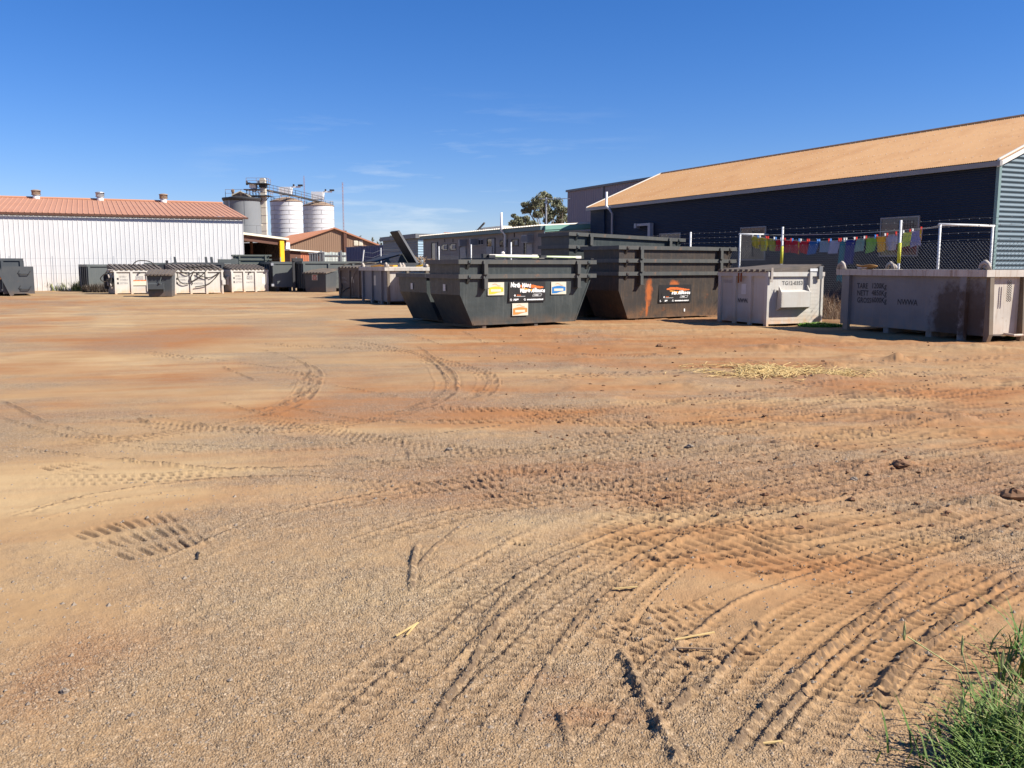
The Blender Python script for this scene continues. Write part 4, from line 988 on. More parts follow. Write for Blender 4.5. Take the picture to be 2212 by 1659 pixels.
MB().box(a[0] - .05, a[0] + .12, -.28, -.02, a[1] - .17, b[1] + .02).build('duct_mouth', M['duct'], bsd)
# ------------------------------------------------------------------ the bins
def skip_parts(t, L=4.48, W=1.65, H=1.43, paint='skip', green=False, lid_low=False):
    zm, zb = .62 * H, .07
    tp = .065
    def ring(z, xl, xr, f): return [(xl, f, z), (xr, f, z), (xr, W - f, z), (xl, W - f, z)]
    iL, iR = .43, .56
    def xr(z): return L - .02 - iR * (H - z) / (H - zb)
    lev = [(zb, iL), (zm, .02), (H - .03, .0)]
    m = MB(); vs = []
    for z, xl in lev: vs += ring(z, xl, xr(z), tp * (H - z) / H)
    inn = [(H - .03, .012), (zm, .032), (zb + .012, iL + .012)]
    for z, xl in inn: vs += ring(z, xl, xr(z) - .012, tp * (H - z) / H + .012)
    fs = [(3, 2, 1, 0)]
    for k in range(5):
        for i in range(4):
            j = (i + 1) % 4; fs.append((4*k + i, 4*k + j, 4*k + 4 + j, 4*k + 4 + i))
    fs.append((20, 21, 22, 23))
    m.add(vs, fs); m.build('body', M[paint], t)
    if green:
        m = MB(); g = .02; z0, z1 = zb + .03, H - .06
        m.add([(iL, W - tp - .022, z0), (xr(z0) - .03, W - tp - .022, z0), (xr(z1) - .03, W - .022, z1), (.05, W - .022, z1), (.05, W - .03, zm)], [(0, 1, 2, 3, 4)])
        m.build('liner', M['green_in'], t)
    p, hh = .075, .115
    m = MB()
    m.box(-p, L + p, -p, .0, H - hh, H); m.box(-p, L + p, W, W + p, H - hh, H); m.box(-p, -.0, .0, W, H - hh, H); m.box(L - .012, L + p, .0, W, H - hh, H)
    m.build('rim', M['skip_rim'] if paint != 'flat_skip' else M[paint], t)
    for sy in (0, 1):
        def yy(v): return v if sy == 0 else W - v
        def bx(m, x0, x1, y0, y1, z0, z1): a, b = sorted((yy(y0), yy(y1))); m.box(x0, x1, a, b, z0, z1)
        for fx in (.165, .865):
            x = fx * L; m = MB()
            bx(m, x - .055, x + .055, -.135, .03, H - .37, H - hh - .002)          # channel under the rim
            bx(m, x - .075, x + .075, -.165, .03, H - .392, H - .371)              # foot plate
            m.prism([(yy(-p - .003), H - hh), (yy(-p - .05), H - hh), (yy(-p - .045), H - .03), (yy(-p - .003), H - .02)][::(1 if sy == 0 else -1)], x - .07, x - .03, 'x')
            m.build('bracket', M['skip_rim'] if paint != 'flat_skip' else M[paint], t)
            m = MB(); bx(m, x - .075, x - .056, -.10, .03, H - .34, H - hh - .004); m.build('hook', M[paint], t)
        for fx in (.055, .95):
            x = fx * L; m = MB()
            s = 1 if sy == 0 else -1
            m.prism([(yy(-.003), H - hh - .002), (yy(-.07), H - hh - .002), (yy(-.003), H - hh - .13)][::s], x - .04, x + .03, 'x')
            m.prism([(yy(-p - .003), H - .09), (yy(-p - .03), H - .085), (yy(-p - .025), H - .03), (yy(-p - .003), H - .02)][::s], x - .03, x + .05, 'x')
            m.build('gusset', M[paint], t)
    # raised edge strips along the sloping ends of the front
    m = MB()
    y0 = -.012
    m.add([(xr(H - hh), y0, H - hh), (xr(zb), y0 + tp, zb), (xr(zb) - .045, y0 + tp, zb), (xr(H - hh) - .045, y0, H - hh),
           (xr(H - hh), .02, H - hh), (xr(zb), .02 + tp, zb), (xr(zb) - .045, .02 + tp, zb), (xr(H - hh) - .045, .02, H - hh)],
          [(0, 3, 2, 1), (0, 1, 5, 4), (3, 7, 6, 2), (1, 2, 6, 5)])
    m.box(iL + .02, xr(zb) - .05, tp - .014, tp + .01, zb, zb + .05)
    m.build('edge_strip', M[paint], t)
    for x in (iL + .32, L * .55): MB().box(x, x + .12, tp + .02, W - tp, -.06, zb).build('skid', M[paint], t)

def mk_sticker(par, x, z, w, h, colr, words=True, y=-.006):
    s = MB().box(x, x + w, y, y + .004, z, z + h).build('sticker', M['cream_print'], par)
    yy = y - .003
    m = MB(); pts = [(x + .05 * w, z + .07 * h)]
    n = 8
    pts.append((x + .35 * w, z + .09 * h)); pts.append((x + .62 * w, z + .20 * h)); pts.append((x + .95 * w, z + .27 * h)); pts.append((x + .95 * w, z + .58 * h))
    for k in range(n + 1):
        a = k / n; pts.append((x + w * (.95 - .9 * a), z + h * (.58 + .10 * math.sin(math.pi * a))))
    m.add([(q[0], yy, q[1]) for q in pts], [tuple(range(len(pts)))]); m.build('colour_panel', M[colr], s)
    MB().box(x + .18 * w, x + .80 * w, yy - .003, yy - .001, z + .27 * h, z + .46 * h).build('blank_label', M['cream_print'], s)
    rg = random.Random(int(x * 100)); m = MB()
    for k in range(7):
        a = x + w * (.26 + .07 * k); zz = z + h * (.80 + .06 * math.sin(k * .9) - .01 * k)
        m.add([(a, yy, zz), (a + .1 * w, yy, zz + .02 * h), (a + .11 * w, yy, zz + .05 * h), (a + .02 * w, yy, zz + .035 * h)], [(0, 1, 2, 3)])
    m.build('emblem', M['gold_print'], s)
    return s
def brush(par, x, z, w, h, seed, m1='orange_print', m2='amber_print', y=-.012, cut=False):
    rg = random.Random(seed)
    for (dx, dz, ww, hh_, mm_, sd) in ((.16, .36, .76, .34, m1, 1), (.26, .18, .46, .26, m2, 2)):
        n = 22; up = []; lo = []
        for k in range(n + 1):
            a = k / n
            c = .5 + .35 * math.sin(a * 5.2 + (0 if sd == 1 else 1.6)) * (.6 if sd == 1 else .7)
            th_ = (.34 if sd == 1 else .30) * math.sin(math.pi * min(1, .12 + a * .88)) ** .5
            up.append((x + w * (dx + ww * a), z + h * (dz + hh_ * (c + th_ + rg.uniform(-.06, .08)))))
            lo.append((x + w * (dx + ww * a), z + h * (dz + hh_ * (c - th_ + rg.uniform(-.08, .06)))))
        vs = [(p_[0], y - .002 * sd, p_[1]) for p_ in lo] + [(p_[0], y - .002 * sd, p_[1]) for p_ in up]
        MB().add(vs, [(i, i + 1, n + 2 + i, n + 1 + i) for i in range(n)]).build('brush_stroke', M[mm_], par)
def hand(par, s, x, z, size, seed, w, y=-.02, rot=0):
    rg = random.Random(seed); cx = x
    wd = {'N': .70, 'W': .95, 'i': .26, 'l': .26, 't': .38, 'r': .40, ' ': .34, 'A': .72, 'm': .9}
    tot = sum(wd.get(c, .56) for c in s); k = w / tot
    for c in s:
        if c != ' ':
            text('lettering', c, size * rg.uniform(.95, 1.12), M['white'], par, onfront(cx, z + rg.uniform(-.012, .012), y, rg.uniform(-4, 7)), xs=k / size * .98 if k / size < 1.1 else 1.0, shear=.25, bold=.009)
        cx += wd.get(c, .56) * k
def mk_sign(par, x, z, w, h, worn=False, y=-.008):
    s = MB().box(x, x + w, y, y + .005, z, z + h).build('company_sign', M['black_print'], par)
    brush(s, x + .08 * w, z + .42 * h, w * .95, h * .62, 3 if not worn else 8, y=y - .003)
    if not worn: hand(s, 'North West', x + .04 * w, z + .72 * h, .30 * h, 5, .54 * w, y - .012)
    hand(s, 'Waste Alliance' if not worn else 'ste Alliance', x + (.28 if not worn else .38) * w, z + .475 * h, .25 * h, 9, (.70 if not worn else .58) * w, y - .012)
    cu = y - .004
    def disc(cx, cz, r, mm_='white', hole=.7):
        n = 18; vs = [(cx + r * math.cos(2*math.pi*k/n), cu, cz + r * math.sin(2*math.pi*k/n)) for k in range(n)] + [(cx + hole * r * math.cos(2*math.pi*k/n), cu, cz + hole * r * math.sin(2*math.pi*k/n)) for k in range(n)]
        MB().add(vs, [(k, (k+1) % n, n + (k+1) % n, n + k) for k in range(n)]).build('emblem', M[mm_], s)
    disc(x + .16 * w, z + .31 * h, .05 * h, hole=.35); disc(x + .055 * w, z + .10 * h, .058 * h); disc(x + .43 * w, z + .10 * h, .058 * h)
    for cx in (.055, .43):
        MB().beam((x + cx * w - .025 * h, cu, z + .125 * h), (x + cx * w + .025 * h, cu, z + .075 * h), .02 * h, .002, (0, 1, 0)).build('emblem', M['white'], s)
    text('lettering', 'VEOLIA', .075 * h, M['orange_print'], s, onfront(x + .21 * w, z + .295 * h, cu), bold=.002)
    MB().box(x + .20 * w, x + .44 * w, cu - .001, cu + .001, z + .255 * h, z + .27 * h).build('emblem', M['white'], s)
    bx0, bx1, bz0, bz1 = x + .64 * w, x + .90 * w, z + .26 * h, z + .37 * h
    m = MB()
    for a, b in (((bx0, bz0), (bx1 - .03 * w, bz0)), ((bx1 - .03 * w, bz0), (bx1, bz1)), ((bx1, bz1), (bx0 + .03 * w, bz1)), ((bx0 + .03 * w, bz1), (bx0, bz0))):
        m.beam((a[0], cu, a[1]), (b[0], cu, b[1]), .012 * h, .002, (0, 1, 0))
    m.build('emblem', M['white'], s)
    text('lettering', 'TOXFREE', .06 * h, M['white'], s, onfront(x + .69 * w, z + .292 * h, cu), bold=.002)
    text('lettering', '132955' if not worn else '2955', .105 * h, M['white'], s, onfront(x + (.12 if not worn else .18) * w, z + .065 * h, cu), shear=.2, bold=.006, xs=.95)
    text('lettering', 'www.nwwa.com.au', .095 * h, M['white'], s, onfront(x + .49 * w, z + .07 * h, cu), shear=.2, bold=.006, xs=.66 * w / h * .9)
    return s
def skip_frame(px, py, Y, b, z):
    c = at(px, py, Y); return Fr(c.x, c.y, b, z)
SB = 56.0
# stack in the middle of the yard: two skips
c = at(993, 594, 23.75); f0 = Fr(c.x, c.y, SB, 0.02)
sk = thing('skip_bin', 'dark grey skip with company sign and three stickers on its lit side', 'skip', f0, 'dark grey skips')
skip_parts(sk)
PROTO = sk
def add_skip(fr, label, scale=(1, 1, 1), tilt=0.0, paint=None, grp='dark grey skips'):
    o = copy_tree(PROTO_PLAIN)
    o.matrix_world = fr.M @ Matrix.Rotation(tilt, 4, 'Y') @ Matrix.Diagonal((*scale, 1))
    tagit(o, label, 'skip', grp)
    if paint:
        for ch in o.children:
            if ch.data.materials and ch.data.materials[0] in (M['skip'],):
                ch.material_slots[0].link = 'OBJECT'; ch.material_slots[0].material = M[paint]
    return o
PROTO_PLAIN = sk
add_skip(Fr(c.x, c.y, SB, 0.02 + .385), 'upper dark grey skip nested in the one with the company sign')
def h3(cx, cy, y=.02): return f0.hit((1240 + cx * .3255) * .6777, (640 + cy * .3255) * .6777, y)
def rect3(x0, y0, x1, y1): a, b = h3(x0, y1), h3(x1, y0); return a[0], a[1], b[0] - a[0], b[1] - a[1]
mk_sign(sk, *rect3(1165, 990, 1525, 788)) if False else mk_sign(sk, *rect3(1168, 788, 1525, 990))
x, z, w, h = rect3(963, 797, 1122, 926); mk_sticker(sk, x, z, w, h, 'yellow_print')
x, z, w, h = rect3(1205, 1000, 1360, 1126); mk_sticker(sk, x, z, w, h, 'gold_print', y=.012)
x, z, w, h = rect3(1583, 792, 1730, 916); mk_sticker(sk, x, z, w, h, 'blue_print')
MB().box(-.006, -.001, .75, .88, .98, 1.16).build('end_label', M['galv'], sk)
# long poles lying across the top of that stack
pz = .02 + .385 + 1.43
for (a, b, w_, nm, mt, lab) in (((1.02, .35), (3.2, 1.15), .05, 'folded_awning_pole', 'pole_white', 'pale rolled awning pole lying on top of the middle skip stack'),
                           ((1.15, .25), (3.3, .95), .035, 'awning_bar', 'pole_green', 'pale green bar beside the awning pole on the middle skip stack'),
                           ((2.9, .30), (4.5, .75), .035, 'awning_bar', 'pole_green', 'short pale green bar at the right end of the middle skip stack')):
    t = thing(nm, lab, 'pole', f0, 'poles on the middle skip stack')
    zo = pz + w_ + .004
    MB().tube([(a[0], a[1], zo), (b[0], b[1], zo)], w_, 8).build('tube', M[mt], t, True)
    for e in (a, b): MB().box(e[0] - .10, e[0] + .10, e[1] - .05, e[1] + .05, zo - w_ + .001, zo + w_ * 1.15).build('end_cap', M['pole_white'] if e == b else M['dark_steel'], t)
    if nm == 'folded_awning_pole': MB().lathe([(.05, 0), (.06, .05), (.03, .09)], 8, (a[0] + .75, a[1] + .28, zo + w_ * .8)).build('knob', M['pole_white'], t)
# crossbars that carry them, resting on the two long rims
for x in (1.1, 3.05, 4.4):
    tagit(MB().box(x - .05, x + .05, -.07, 1.70, pz + .001, pz + .03).build('timber_batten', M['dark_steel'], None), 'thin dark batten across the middle skip stack at %s' % {1.1: 'its left end', 3.05: 'the pole end', 4.4: 'its right end'}[x], 'batten', 'battens on the middle skip stack').matrix_world = f0.M
# lower the poles onto the battens
for o in COL.objects:
    if o.name.startswith(('folded_awning_pole', 'awning_bar')) and o.parent is None: o.location.z += .03
# old skip behind, green inside
fN = Fr(at(921, 591, 26.35).x, 26.35, SB, 0.0)
ng = thing('skip_bin', 'open dark skip with green inside behind the signed skip stack', 'skip', fN, 'dark grey skips')
skip_parts(ng, 4.2, 1.75, 1.45, 'skip', True)
MB().box(-.006, -.001, .85, .98, .98, 1.16).build('end_label', M['galv'], ng)
# right hand stack of three
c = at(1337, 587, 27.3); zs = (1.495 / 1.43)
f2 = Fr(c.x, c.y, SB, 0.0)
PROTO_PLAIN = thing('skip_bin', 'rust stained skip with torn company sign at the bottom of three', 'skip', f2, 'dark grey skips')
sk2 = PROTO_PLAIN
skip_parts(sk2, 4.95, 1.72, 1.495, 'skip_rusty')
def h4(cx, cy, y=.02): return f2.hit((1700 + cx * .3165) * .6777, (560 + cy * .3165) * .6777, y)
M['skip_torn'] = M['skip_rusty'].copy(); M['skip_torn'].name = 'skip_paint_rust_patches'
for (cx, cy, rx, rz_) in ((1165, 1170, .13, .40), (1150, 1330, .05, .34), (1340, 1150, .22, .10), (1420, 1085, .20, .10), (1430, 960, .35, .06)):
    q = h4(cx, cy); stain(M['skip_torn'], (0.42, 0.115, 0.03), q, (rx, rz_), 7.0, .45, .9)
s_up = add_skip(Fr(c.x, c.y, SB, .392), 'middle skip of the three nested beside the lidded white bin'); s_up2 = add_skip(Fr(c.x, c.y, SB, .784), 'topmost skip of the three nested beside the lidded white bin')
for ch in sk2.children:
    if ch.name.startswith('body'): ch.material_slots[0].link = 'OBJECT'; ch.material_slots[0].material = M['skip_torn']
a, b = h4(1260, 1280), h4(1590, 1095)
mk_sign(sk2, a[0], a[1], b[0] - a[0], b[1] - a[1], True, .012)
def splat(par, cx, cz, rx, rz_, seed, mm_='rust', y=.008):
    rg = random.Random(seed); n = 26; ph = rg.uniform(0, 6)
    pts = []
    for k in range(n):
        an_ = 2 * math.pi * k / n; r = 1 + .22 * math.sin(3 * an_ + ph) + .14 * math.sin(7 * an_ + ph * 2) + rg.uniform(-.12, .12)
        pts.append((cx + rx * r * math.cos(an_), y + .065 * (1.3 - cz) / 1.5 * 0, cz + rz_ * r * math.sin(an_)))
    MB().add(pts, [tuple(range(n))[::-1]]).build('rust_patch', M[mm_], par)
M['skip_rusty2'] = M['skip_rusty']
q = h4(1295, 1235); splat(sk2, q[0], q[1], .05, .13, 5, 'black_print', y=.004)
q = h4(1523, 1355); MB().box(q[0] - .02, q[0] + .03, .03, .036, q[1] - .04, q[1] + .05).build('paper_scrap', M['white'], sk2)
# tall stack behind it
c = at(1228, 532, 29.1)
f3 = Fr(c.x, c.y, SB, 0.0)
PROTO_PLAIN = sk2p = thing('skip_bin', 'lowest skip of the tall stack behind, mostly hidden', 'skip', Fr(c.x, c.y, SB, 0), 'dark grey skips')
skip_parts(sk2p, 5.0, 1.55, 1.5, 'skip')
for k, lab in ((1, 'second skip up in the tall leaning stack behind'), (2, 'third skip up in the tall leaning stack behind'), (3, 'topmost skip of the tall leaning stack behind')):
    add_skip(Fr(c.x, c.y, SB, .405 * k + .03), lab, (1, 1, 1), 0.024 if k == 3 else .02 if k == 2 else .004)

# ---------------- lidded front-lift bins
def lid_bin(t, L, W, H, paint, lidm='lid', rise=.26, nrib=9, panels=3, pocket_end=True, lidstep=.03):
    m = MB(); th_ = .02
    m.box(0, L, 0, W, .06, .09)
    m.box(0, L, .03, .05, .09, H - .12); m.box(0, L, W - .05, W - .03, .09, H - .12); m.box(0.01, .03, .05, W - .05, .09, H - .12); m.box(L - .03, L - .01, .05, W - .05, .09, H - .12)
    m.build('body', M[paint], t)
    r = MB(); q = .05
    r.box(-q, L + q, -q, .05, H - .12, H); r.box(-q, L + q, W - .05, W + q, H - .12, H); r.box(-q, .05, .05, W - .05, H - .12, H); r.box(L - .05, L + q, .05, W - .05, H - .12, H)
    r.build('rim', M[paint], t)
    xs = [0 + .05 + (L - .1) * k / panels for k in range(panels + 1)]
    for k, x in enumerate(xs):
        for (y0, y1) in ((-.045, .028), (W - .028, W + .045)):
            MB().box(x - .065, x + .065, y0, y1, 0.0, H - .122).build('post', M[paint], t)
    # hinged ribbed lid
    m = MB()
    z0, z1 = H + lidstep, H + rise
    def top(y): return z0 + (z1 - z0) * y / W
    m.hexa([(-.03, -.06, z0 - .03), (L + .03, -.06, z0 - .03), (L + .03, W + .02, z1 - .03), (-.03, W + .02, z1 - .03), (-.03, -.06, z0), (L + .03, -.06, z0), (L + .03, W + .02, z1), (-.03, W + .02, z1)])
    for sx_ in (-.03, L + .005): m.prism([(.06, H + .001), (W - .01, H + .001), (W - .01, z1 - .031), (.06, top(.06) - .031)], sx_, sx_ + .025, 'x')
    lid = m.build('lid', M[lidm], t)
    for k in range(nrib):
        x = (k + .5) * L / nrib; w_ = L / nrib * .28
        MB().hexa([(x - w_, -.10, z0 - .028), (x + w_, -.10, z0 - .028), (x + w_, W, z1 + .001), (x - w_, W, z1 + .001), (x - w_, -.10, z0 + .045), (x + w_, -.10, z0 + .045), (x + w_, W, z1 + .05), (x - w_, W, z1 + .05)]).build('rib', M[lidm], lid)
    if pocket_end:
        for sx_, x in ((1, L), (-1, 0)):
            fork_pocket(t, x, sx_, W, H, paint)
def fork_pocket(t, x, s, W, H, paint):
    z0, z1 = .42 * H, .62 * H
    m = MB(); d = .20
    def bx(x0, x1, *r): a, b = sorted((x + s * x0, x + s * x1)); m.box(a, b, *r)
    bx(d - .02, d, .16 * W, .70 * W, z0 - .10, z1)
    m.hexa([(x + s*.0, .16*W, z1 + .06), (x + s*.0, .70*W, z1 + .06), (x + s*d, .70*W, z1), (x + s*d, .16*W, z1), (x + s*.0, .16*W, z1 + .08), (x + s*.0, .70*W, z1 + .08), (x + s*d, .70*W, z1 + .02), (x + s*d, .16*W, z1 + .02)])
    for y in (.16 * W, .70 * W - .02):
        m.prism([(x - s * .012, z0 - .2), (x + s * (d * .35), z1 + .2), (x + s * d, z1), (x + s * d, z0 - .10)][::s], y - .001, y + .022, 'y')
    m.build('fork_pocket', M[paint], t)
def hoses(t, pts_list, r=.022, mm_='hose'):
    for pts in pts_list:
        P = [Vector(p) for p in pts]; P = [P[0]*2 - P[1]] + P + [P[-1]*2 - P[-2]]; out = []
        for i in range(1, len(P) - 2):
            a, b, c, d = P[i-1:i+3]
            for k in range(6):
                u = k / 6; out.append(.5 * ((2*b) + (c-a)*u + (2*a-5*b+4*c-d)*u*u + (3*b-a-3*c+d)*u**3))
        out.append(P[-2]); MB().tube(out, r, 6).build('hose', M[mm_], t, True)

def near_frame(px, py, Y, b, back=0.0, z=0.0):         # frame whose origin lies 'back' metres before the seen corner along b
    c = at(px, py, Y); d = gdir(b); return Fr(c.x - d.x * back, c.y - d.y * back, b, z)
# three pale bins in the far row
def far_white(px, Y, L, label, hosed, brg=54):
    f = near_frame(px, 633, Y, brg)
    t = thing('lidded_bin', label, 'waste bin', f, 'pale lidded bins')
    lid_bin(t, L, 1.7, 1.45, 'white_bin', 'lid', .32, 10)
    x0 = .14
    for k, s in enumerate(('870Kg', '1700Kg', '2570Kg')):
        text('lettering', s, .15, M['ink_faded'], t, onfront(x0 + .16, 1.0 - k * .19, .026), bold=.006)
    for k in (0, 1): MB().box(x0, x0 + .10, .024, .028, .86 - .26 * k, .98 - .26 * k).build('decal', M['ink'], t)
    MB().box(L * .42, L * .58, .024, .028, .82, 1.08).build('decal', M['ink_faded'], t)
    text('lettering', 'NWWA', .15, M['ink_faded'], t, onfront(L * .405, .58, .026), bold=.006)
    MB().blob((L * .5, -.08, 1.28), .06, .06, .06, 3).build('latch', M['dark_steel'], t)
    # steel side frame with hydraulic gear
    m = MB()
    if hosed: m.box(-.30, -.06, .1, .25, .55, 1.0); m.box(-.34, -.10, 1.1, 1.35, .3, 1.2)
    else: m.box(-.12, -.05, .4, .9, .7, 1.0)
    m.build('pump_box', M['dark_steel'], t)
    return t, f
tC, fC = far_white(249, 54.2, 2.85, 'pale lidded bin with cream sign and hoses on its left end', True)
MB().box(1.02, 1.90, -.02, -.014 + .03, .52, .78).build('sign', M['cream_print'], tC)
m = MB()
for k in range(4): m.blob((1.15 + .2 * k, -.012, .80), .12, .008, .045, k)
m.build('sign_emblem', M['orange_print'], tC)
hoses(tC, [[(-.1, .1, 1.3), (-.45, .1, 1.25), (-.75, .15, .95), (-.5, .15, .75), (-.25, .1, 1.0)], [(-.15, .5, 1.4), (-.3, .4, 1.0), (-.25, .3, .6), (-.1, .3, .4)], [(.0, .1, 1.35), (-.2, .0, .9), (-.12, 0, .5), (-.05, .1, .9)],
           [(-.2, .9, 1.4), (-.4, .9, 1.0), (-.3, .8, .5)], [(1.2, .9, 1.68), (1.6, .9, 2.0), (2.3, .8, 1.95), (2.7, .7, 1.55)], [(2.7, -.05, 1.4), (2.85, -.1, 1.2), (2.8, -.08, .9)]], .03)
hoses(tC, [[(-.2, .1, 1.32), (.0, .0, 1.42), (-.3, .3, 1.45)], [(-.3, .2, 1.2), (-.22, .15, .7), (-.16, .1, .35)]], .05, 'lug')
tE, fE = far_white(377, 54.4, 2.95, 'pale lidded bin draped with black hoses behind the small dark bin', True)
hoses(tE, [[(.2, -.07, 1.35), (.25, -.1, .85), (.55, -.1, .62), (.9, -.08, .66)], [(1.15, -.07, 1.3), (.98, -.1, 1.0), (1.0, -.1, .75), (1.1, -.1, .6)], [(1.3, -.08, 1.25), (1.7, -.1, 1.05), (2.2, -.1, 1.0), (2.8, -.08, 1.35)],
           [(1.0, -.09, .74), (1.6, -.1, 1.1), (1.9, -.08, 1.38)], [(2.75, -.08, 1.3), (2.4, -.1, .9), (1.9, -.1, .55), (1.2, -.09, .42)], [(2.9, 0, 1.35), (3.15, .1, 1.1), (3.2, .1, .7), (3.0, .05, .5)], [(.4, -.07, 1.38), (.8, -.09, 1.2), (1.2, -.08, 1.36)]], .028)
hoses(tE, [[(.9, .4, 1.62), (1.4, .3, 1.64), (2.0, .5, 1.72), (2.7, .4, 1.6)]], .05)
MB().box(2.88, 3.08, -.1, .3, .55, .85).build('control_box', M['white_bin'], tE)
m = MB(); m.box(2.86, 2.96, -.06, .1, .0, 1.35); m.build('side_frame', M['white_bin'], tE)
tF, fF = far_white(501, 58.5, 2.55, 'rightmost pale lidded bin of the far row, without hoses', False, 48)
MB().box(2.15, 2.30, .02, .026, .55, .95).build('decal', M['white'], tF)
# near lidded bin with fork pocket
b = 158.0
c = gp(1657, 705); Lg = 2.3; d = gdir(b)
fT = Fr(c.x - d.x * Lg, c.y - d.y * Lg, b, 0.0)
tT = thing('lidded_bin', 'pale lidded bin numbered TG12-0353 with fork pocket on its lit end', 'waste bin', fT, 'pale lidded bins')
lid_bin(tT, Lg, 1.85, 1.50, 'white_bin', 'lid', .17, 9)
text('lettering', 'TG12-0353', .155, M['ink'], tT, onend(.46, 1.14, Lg - .006), bold=.002)
m = MB()
for k in range(9):
    z = .16 + k * .105
    m.prism([(0, 0), (.012, .012), (.012, .055), (0, .068)], .12, 1.73, 'y') if False else m.box(Lg - .0095, Lg - .007, .12, 1.73, z, z + .04)
m.build('swage', M['white_bin'], tT)
text('lettering', 'TG12-0353', .12, M['ink_faded'], tT, onfront(.14, 1.18, .026), bold=.002, xs=.8)
text('lettering', 'NWWA', .17, M['ink'], tT, onfront(.88, .62, .026), bold=.006, xs=.92)
MB().box(1.04, 1.26, .022, .027, .86, 1.16).build('decal', M['galv_pale'], tT)
MB().box(.98, 1.03, -.075, -.052, 1.18, 1.47).box(1.10, 1.15, -.075, -.052, 1.22, 1.47).build('latch', M['rust'], tT)
m = MB(); m.box(Lg + .052, Lg + .075, .02, .09, 1.22, 1.62); m.build('hinge_strap', M['lug'], tT)
m = MB(); m.box(Lg - .0, Lg + .10, 1.34, 1.42, 1.06, 1.50); m.build('hinge_strap', M['white_bin'], tT)
MB().box(Lg + .051, Lg + .09, 1.66, 1.78, 1.30, 1.66).build('lid_bracket', M['tank'], tT)
MB().box(Lg + .052, Lg + .07, 1.36, 1.62, 1.52, 1.60).build('lid_bracket', M['galv_pale'], tT)
# beige bin in shade with hoses
bK = 134.0; c = at(799, 645, 46.0); d = gdir(bK)
fK = Fr(c.x - d.x * 2.6, c.y - d.y * 2.6, bK, 0.02)
tK = thing('lidded_bin', 'shaded beige lidded bin with hose arched over it', 'waste bin', fK, 'pale lidded bins')
lid_bin(tK, 2.6, 1.7, 1.55, 'beige_bin', 'lid', .14, 9)
hoses(tK, [[(.2, -.1, .1), (.25, -.12, .9), (.12, -.1, 1.5), (.5, .3, 1.8), (1.3, .6, 1.8)]], .025, 'hose_pale')
hoses(tK, [[(1.35, -.1, .12), (1.3, -.12, .7), (1.5, -.1, 1.3), (2.0, .2, 1.78), (2.4, .6, 1.8)]], .035, 'hose_pale')
hoses(tK, [[(.35, -.1, .75), (.42, -.12, .55), (.3, -.1, .5)], [(.4, -.1, .3), (.7, -.12, .45), (1.0, -.1, .55)]], .03)
text('lettering', '870Kg', .16, M['ink_faded'], tK, onfront(.18, .98, .026)); text('lettering', '1700Kg', .16, M['ink_faded'], tK, onfront(.16, .78, .026))
MB().box(1.05, 1.22, .02, .027, .8, 1.1).build('decal', M['cream'], tK)

# ---------------- big open steel bins with lifting lugs
def open_bin(t, L, W, H, paint, nside=3, nend=3, endpaint=None, px_=None):
    m = MB(); g = .12
    m.box(0, L, 0, W, g, g + .03); m.box(0, L, 0, .02, g + .03, H - .02); m.box(0, L, W - .02, W, g + .03, H - .02); m.box(0, .02, .02, W - .02, g + .03, H - .02)
    m.build('body', M[paint], t)
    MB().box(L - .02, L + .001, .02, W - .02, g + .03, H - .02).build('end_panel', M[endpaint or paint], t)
    r = MB(); q = .11
    r.box(-q, L + q, -q, .06, H - .15, H); r.box(-q, L + q, W - .06, W + q, H - .15, H); r.box(-q, .06, .06, W - .06, H - .15, H); r.box(L - .06, L + q, .06, W - .06, H - .15, H)
    r.build('rim', M[endpaint or paint], t)
    for k in range(nside):
        x = px_[k] if px_ else .38 + (L - .98) * k / max(1, nside - 1)
        for y0, y1 in ((-.09, -.001), (W + .001, W + .09)):
            MB().box(x - .09, x + .09, y0, y1, -.03, H - .152).build('post', M[paint], t)
    for k in range(nend):
        y = .06 + (W - .12) * k / max(1, nend - 1)
        MB().prism([(L + .002, H - .152), (L + .10, H - .152), (L + .16, .16), (L + .10, .0), (L + .002, .0)], y - .055, y + .055, 'y').build('post', M['beige_bin' if endpaint else paint], t)
    for x in (L * .36, L * .66): MB().box(x - .09, x + .09, .03, W - .03, -.03, g - .001).build('skid', M[paint], t)
def lug_on(t, x, y, z, seed):
    m = MB(); rg = random.Random(seed)
    m.tube([(x - .13, y, z), (x - .10, y, z + .12), (x, y + .02, z + .17), (x + .09, y, z + .13), (x + .13, y, z)], [.05, .045, .06, .045, .05], 7)
    m.blob((x + rg.uniform(-.05, .08), y + .06, z + .07), .09, .08, .075, seed)
    return m.build('lifting_lug', M['lug'], t, True)
bU = 161.5
cn = at(2122, 738, 19.7); LU = 4.74; d = gdir(bU)
cU = Vector((cn.x - d.x * LU, cn.y - d.y * LU))
fU = Fr(cU.x, cU.y, bU, 0.02)
tU = thing('open_bin', 'large weathered grey steel bin with stencilled weights nearest on the right', 'waste bin', fU, 'open steel bins')
M['grey_stained'] = M['grey_bin'].copy(); M['grey_stained'].name = 'grey_bin_paint_stained'
def h8(cx, cy, y=0.0): return fU.hit((2640 + cx * .2821) * .6777, (800 + cy * .2821) * .6777, y)
a_s, b_s = h8(1150, 650), h8(1760, 650)
for cx, cy, hw_, hz_ in ((1370, 660, .50, .62), (1330, 840, .50, .42), (1650, 660, .42, .62), (1640, 860, .35, .5)):
    q = h8(cx, cy); stain(M['grey_stained'], (0.062, 0.042, 0.031), q, (hw_, hz_), 5.0, .35, .85)
open_bin(tU, LU, 2.0, 1.56, 'grey_stained', 2, 3, 'pale_lit_bin', [h8(235, 500)[0], h8(1552, 500)[0]])
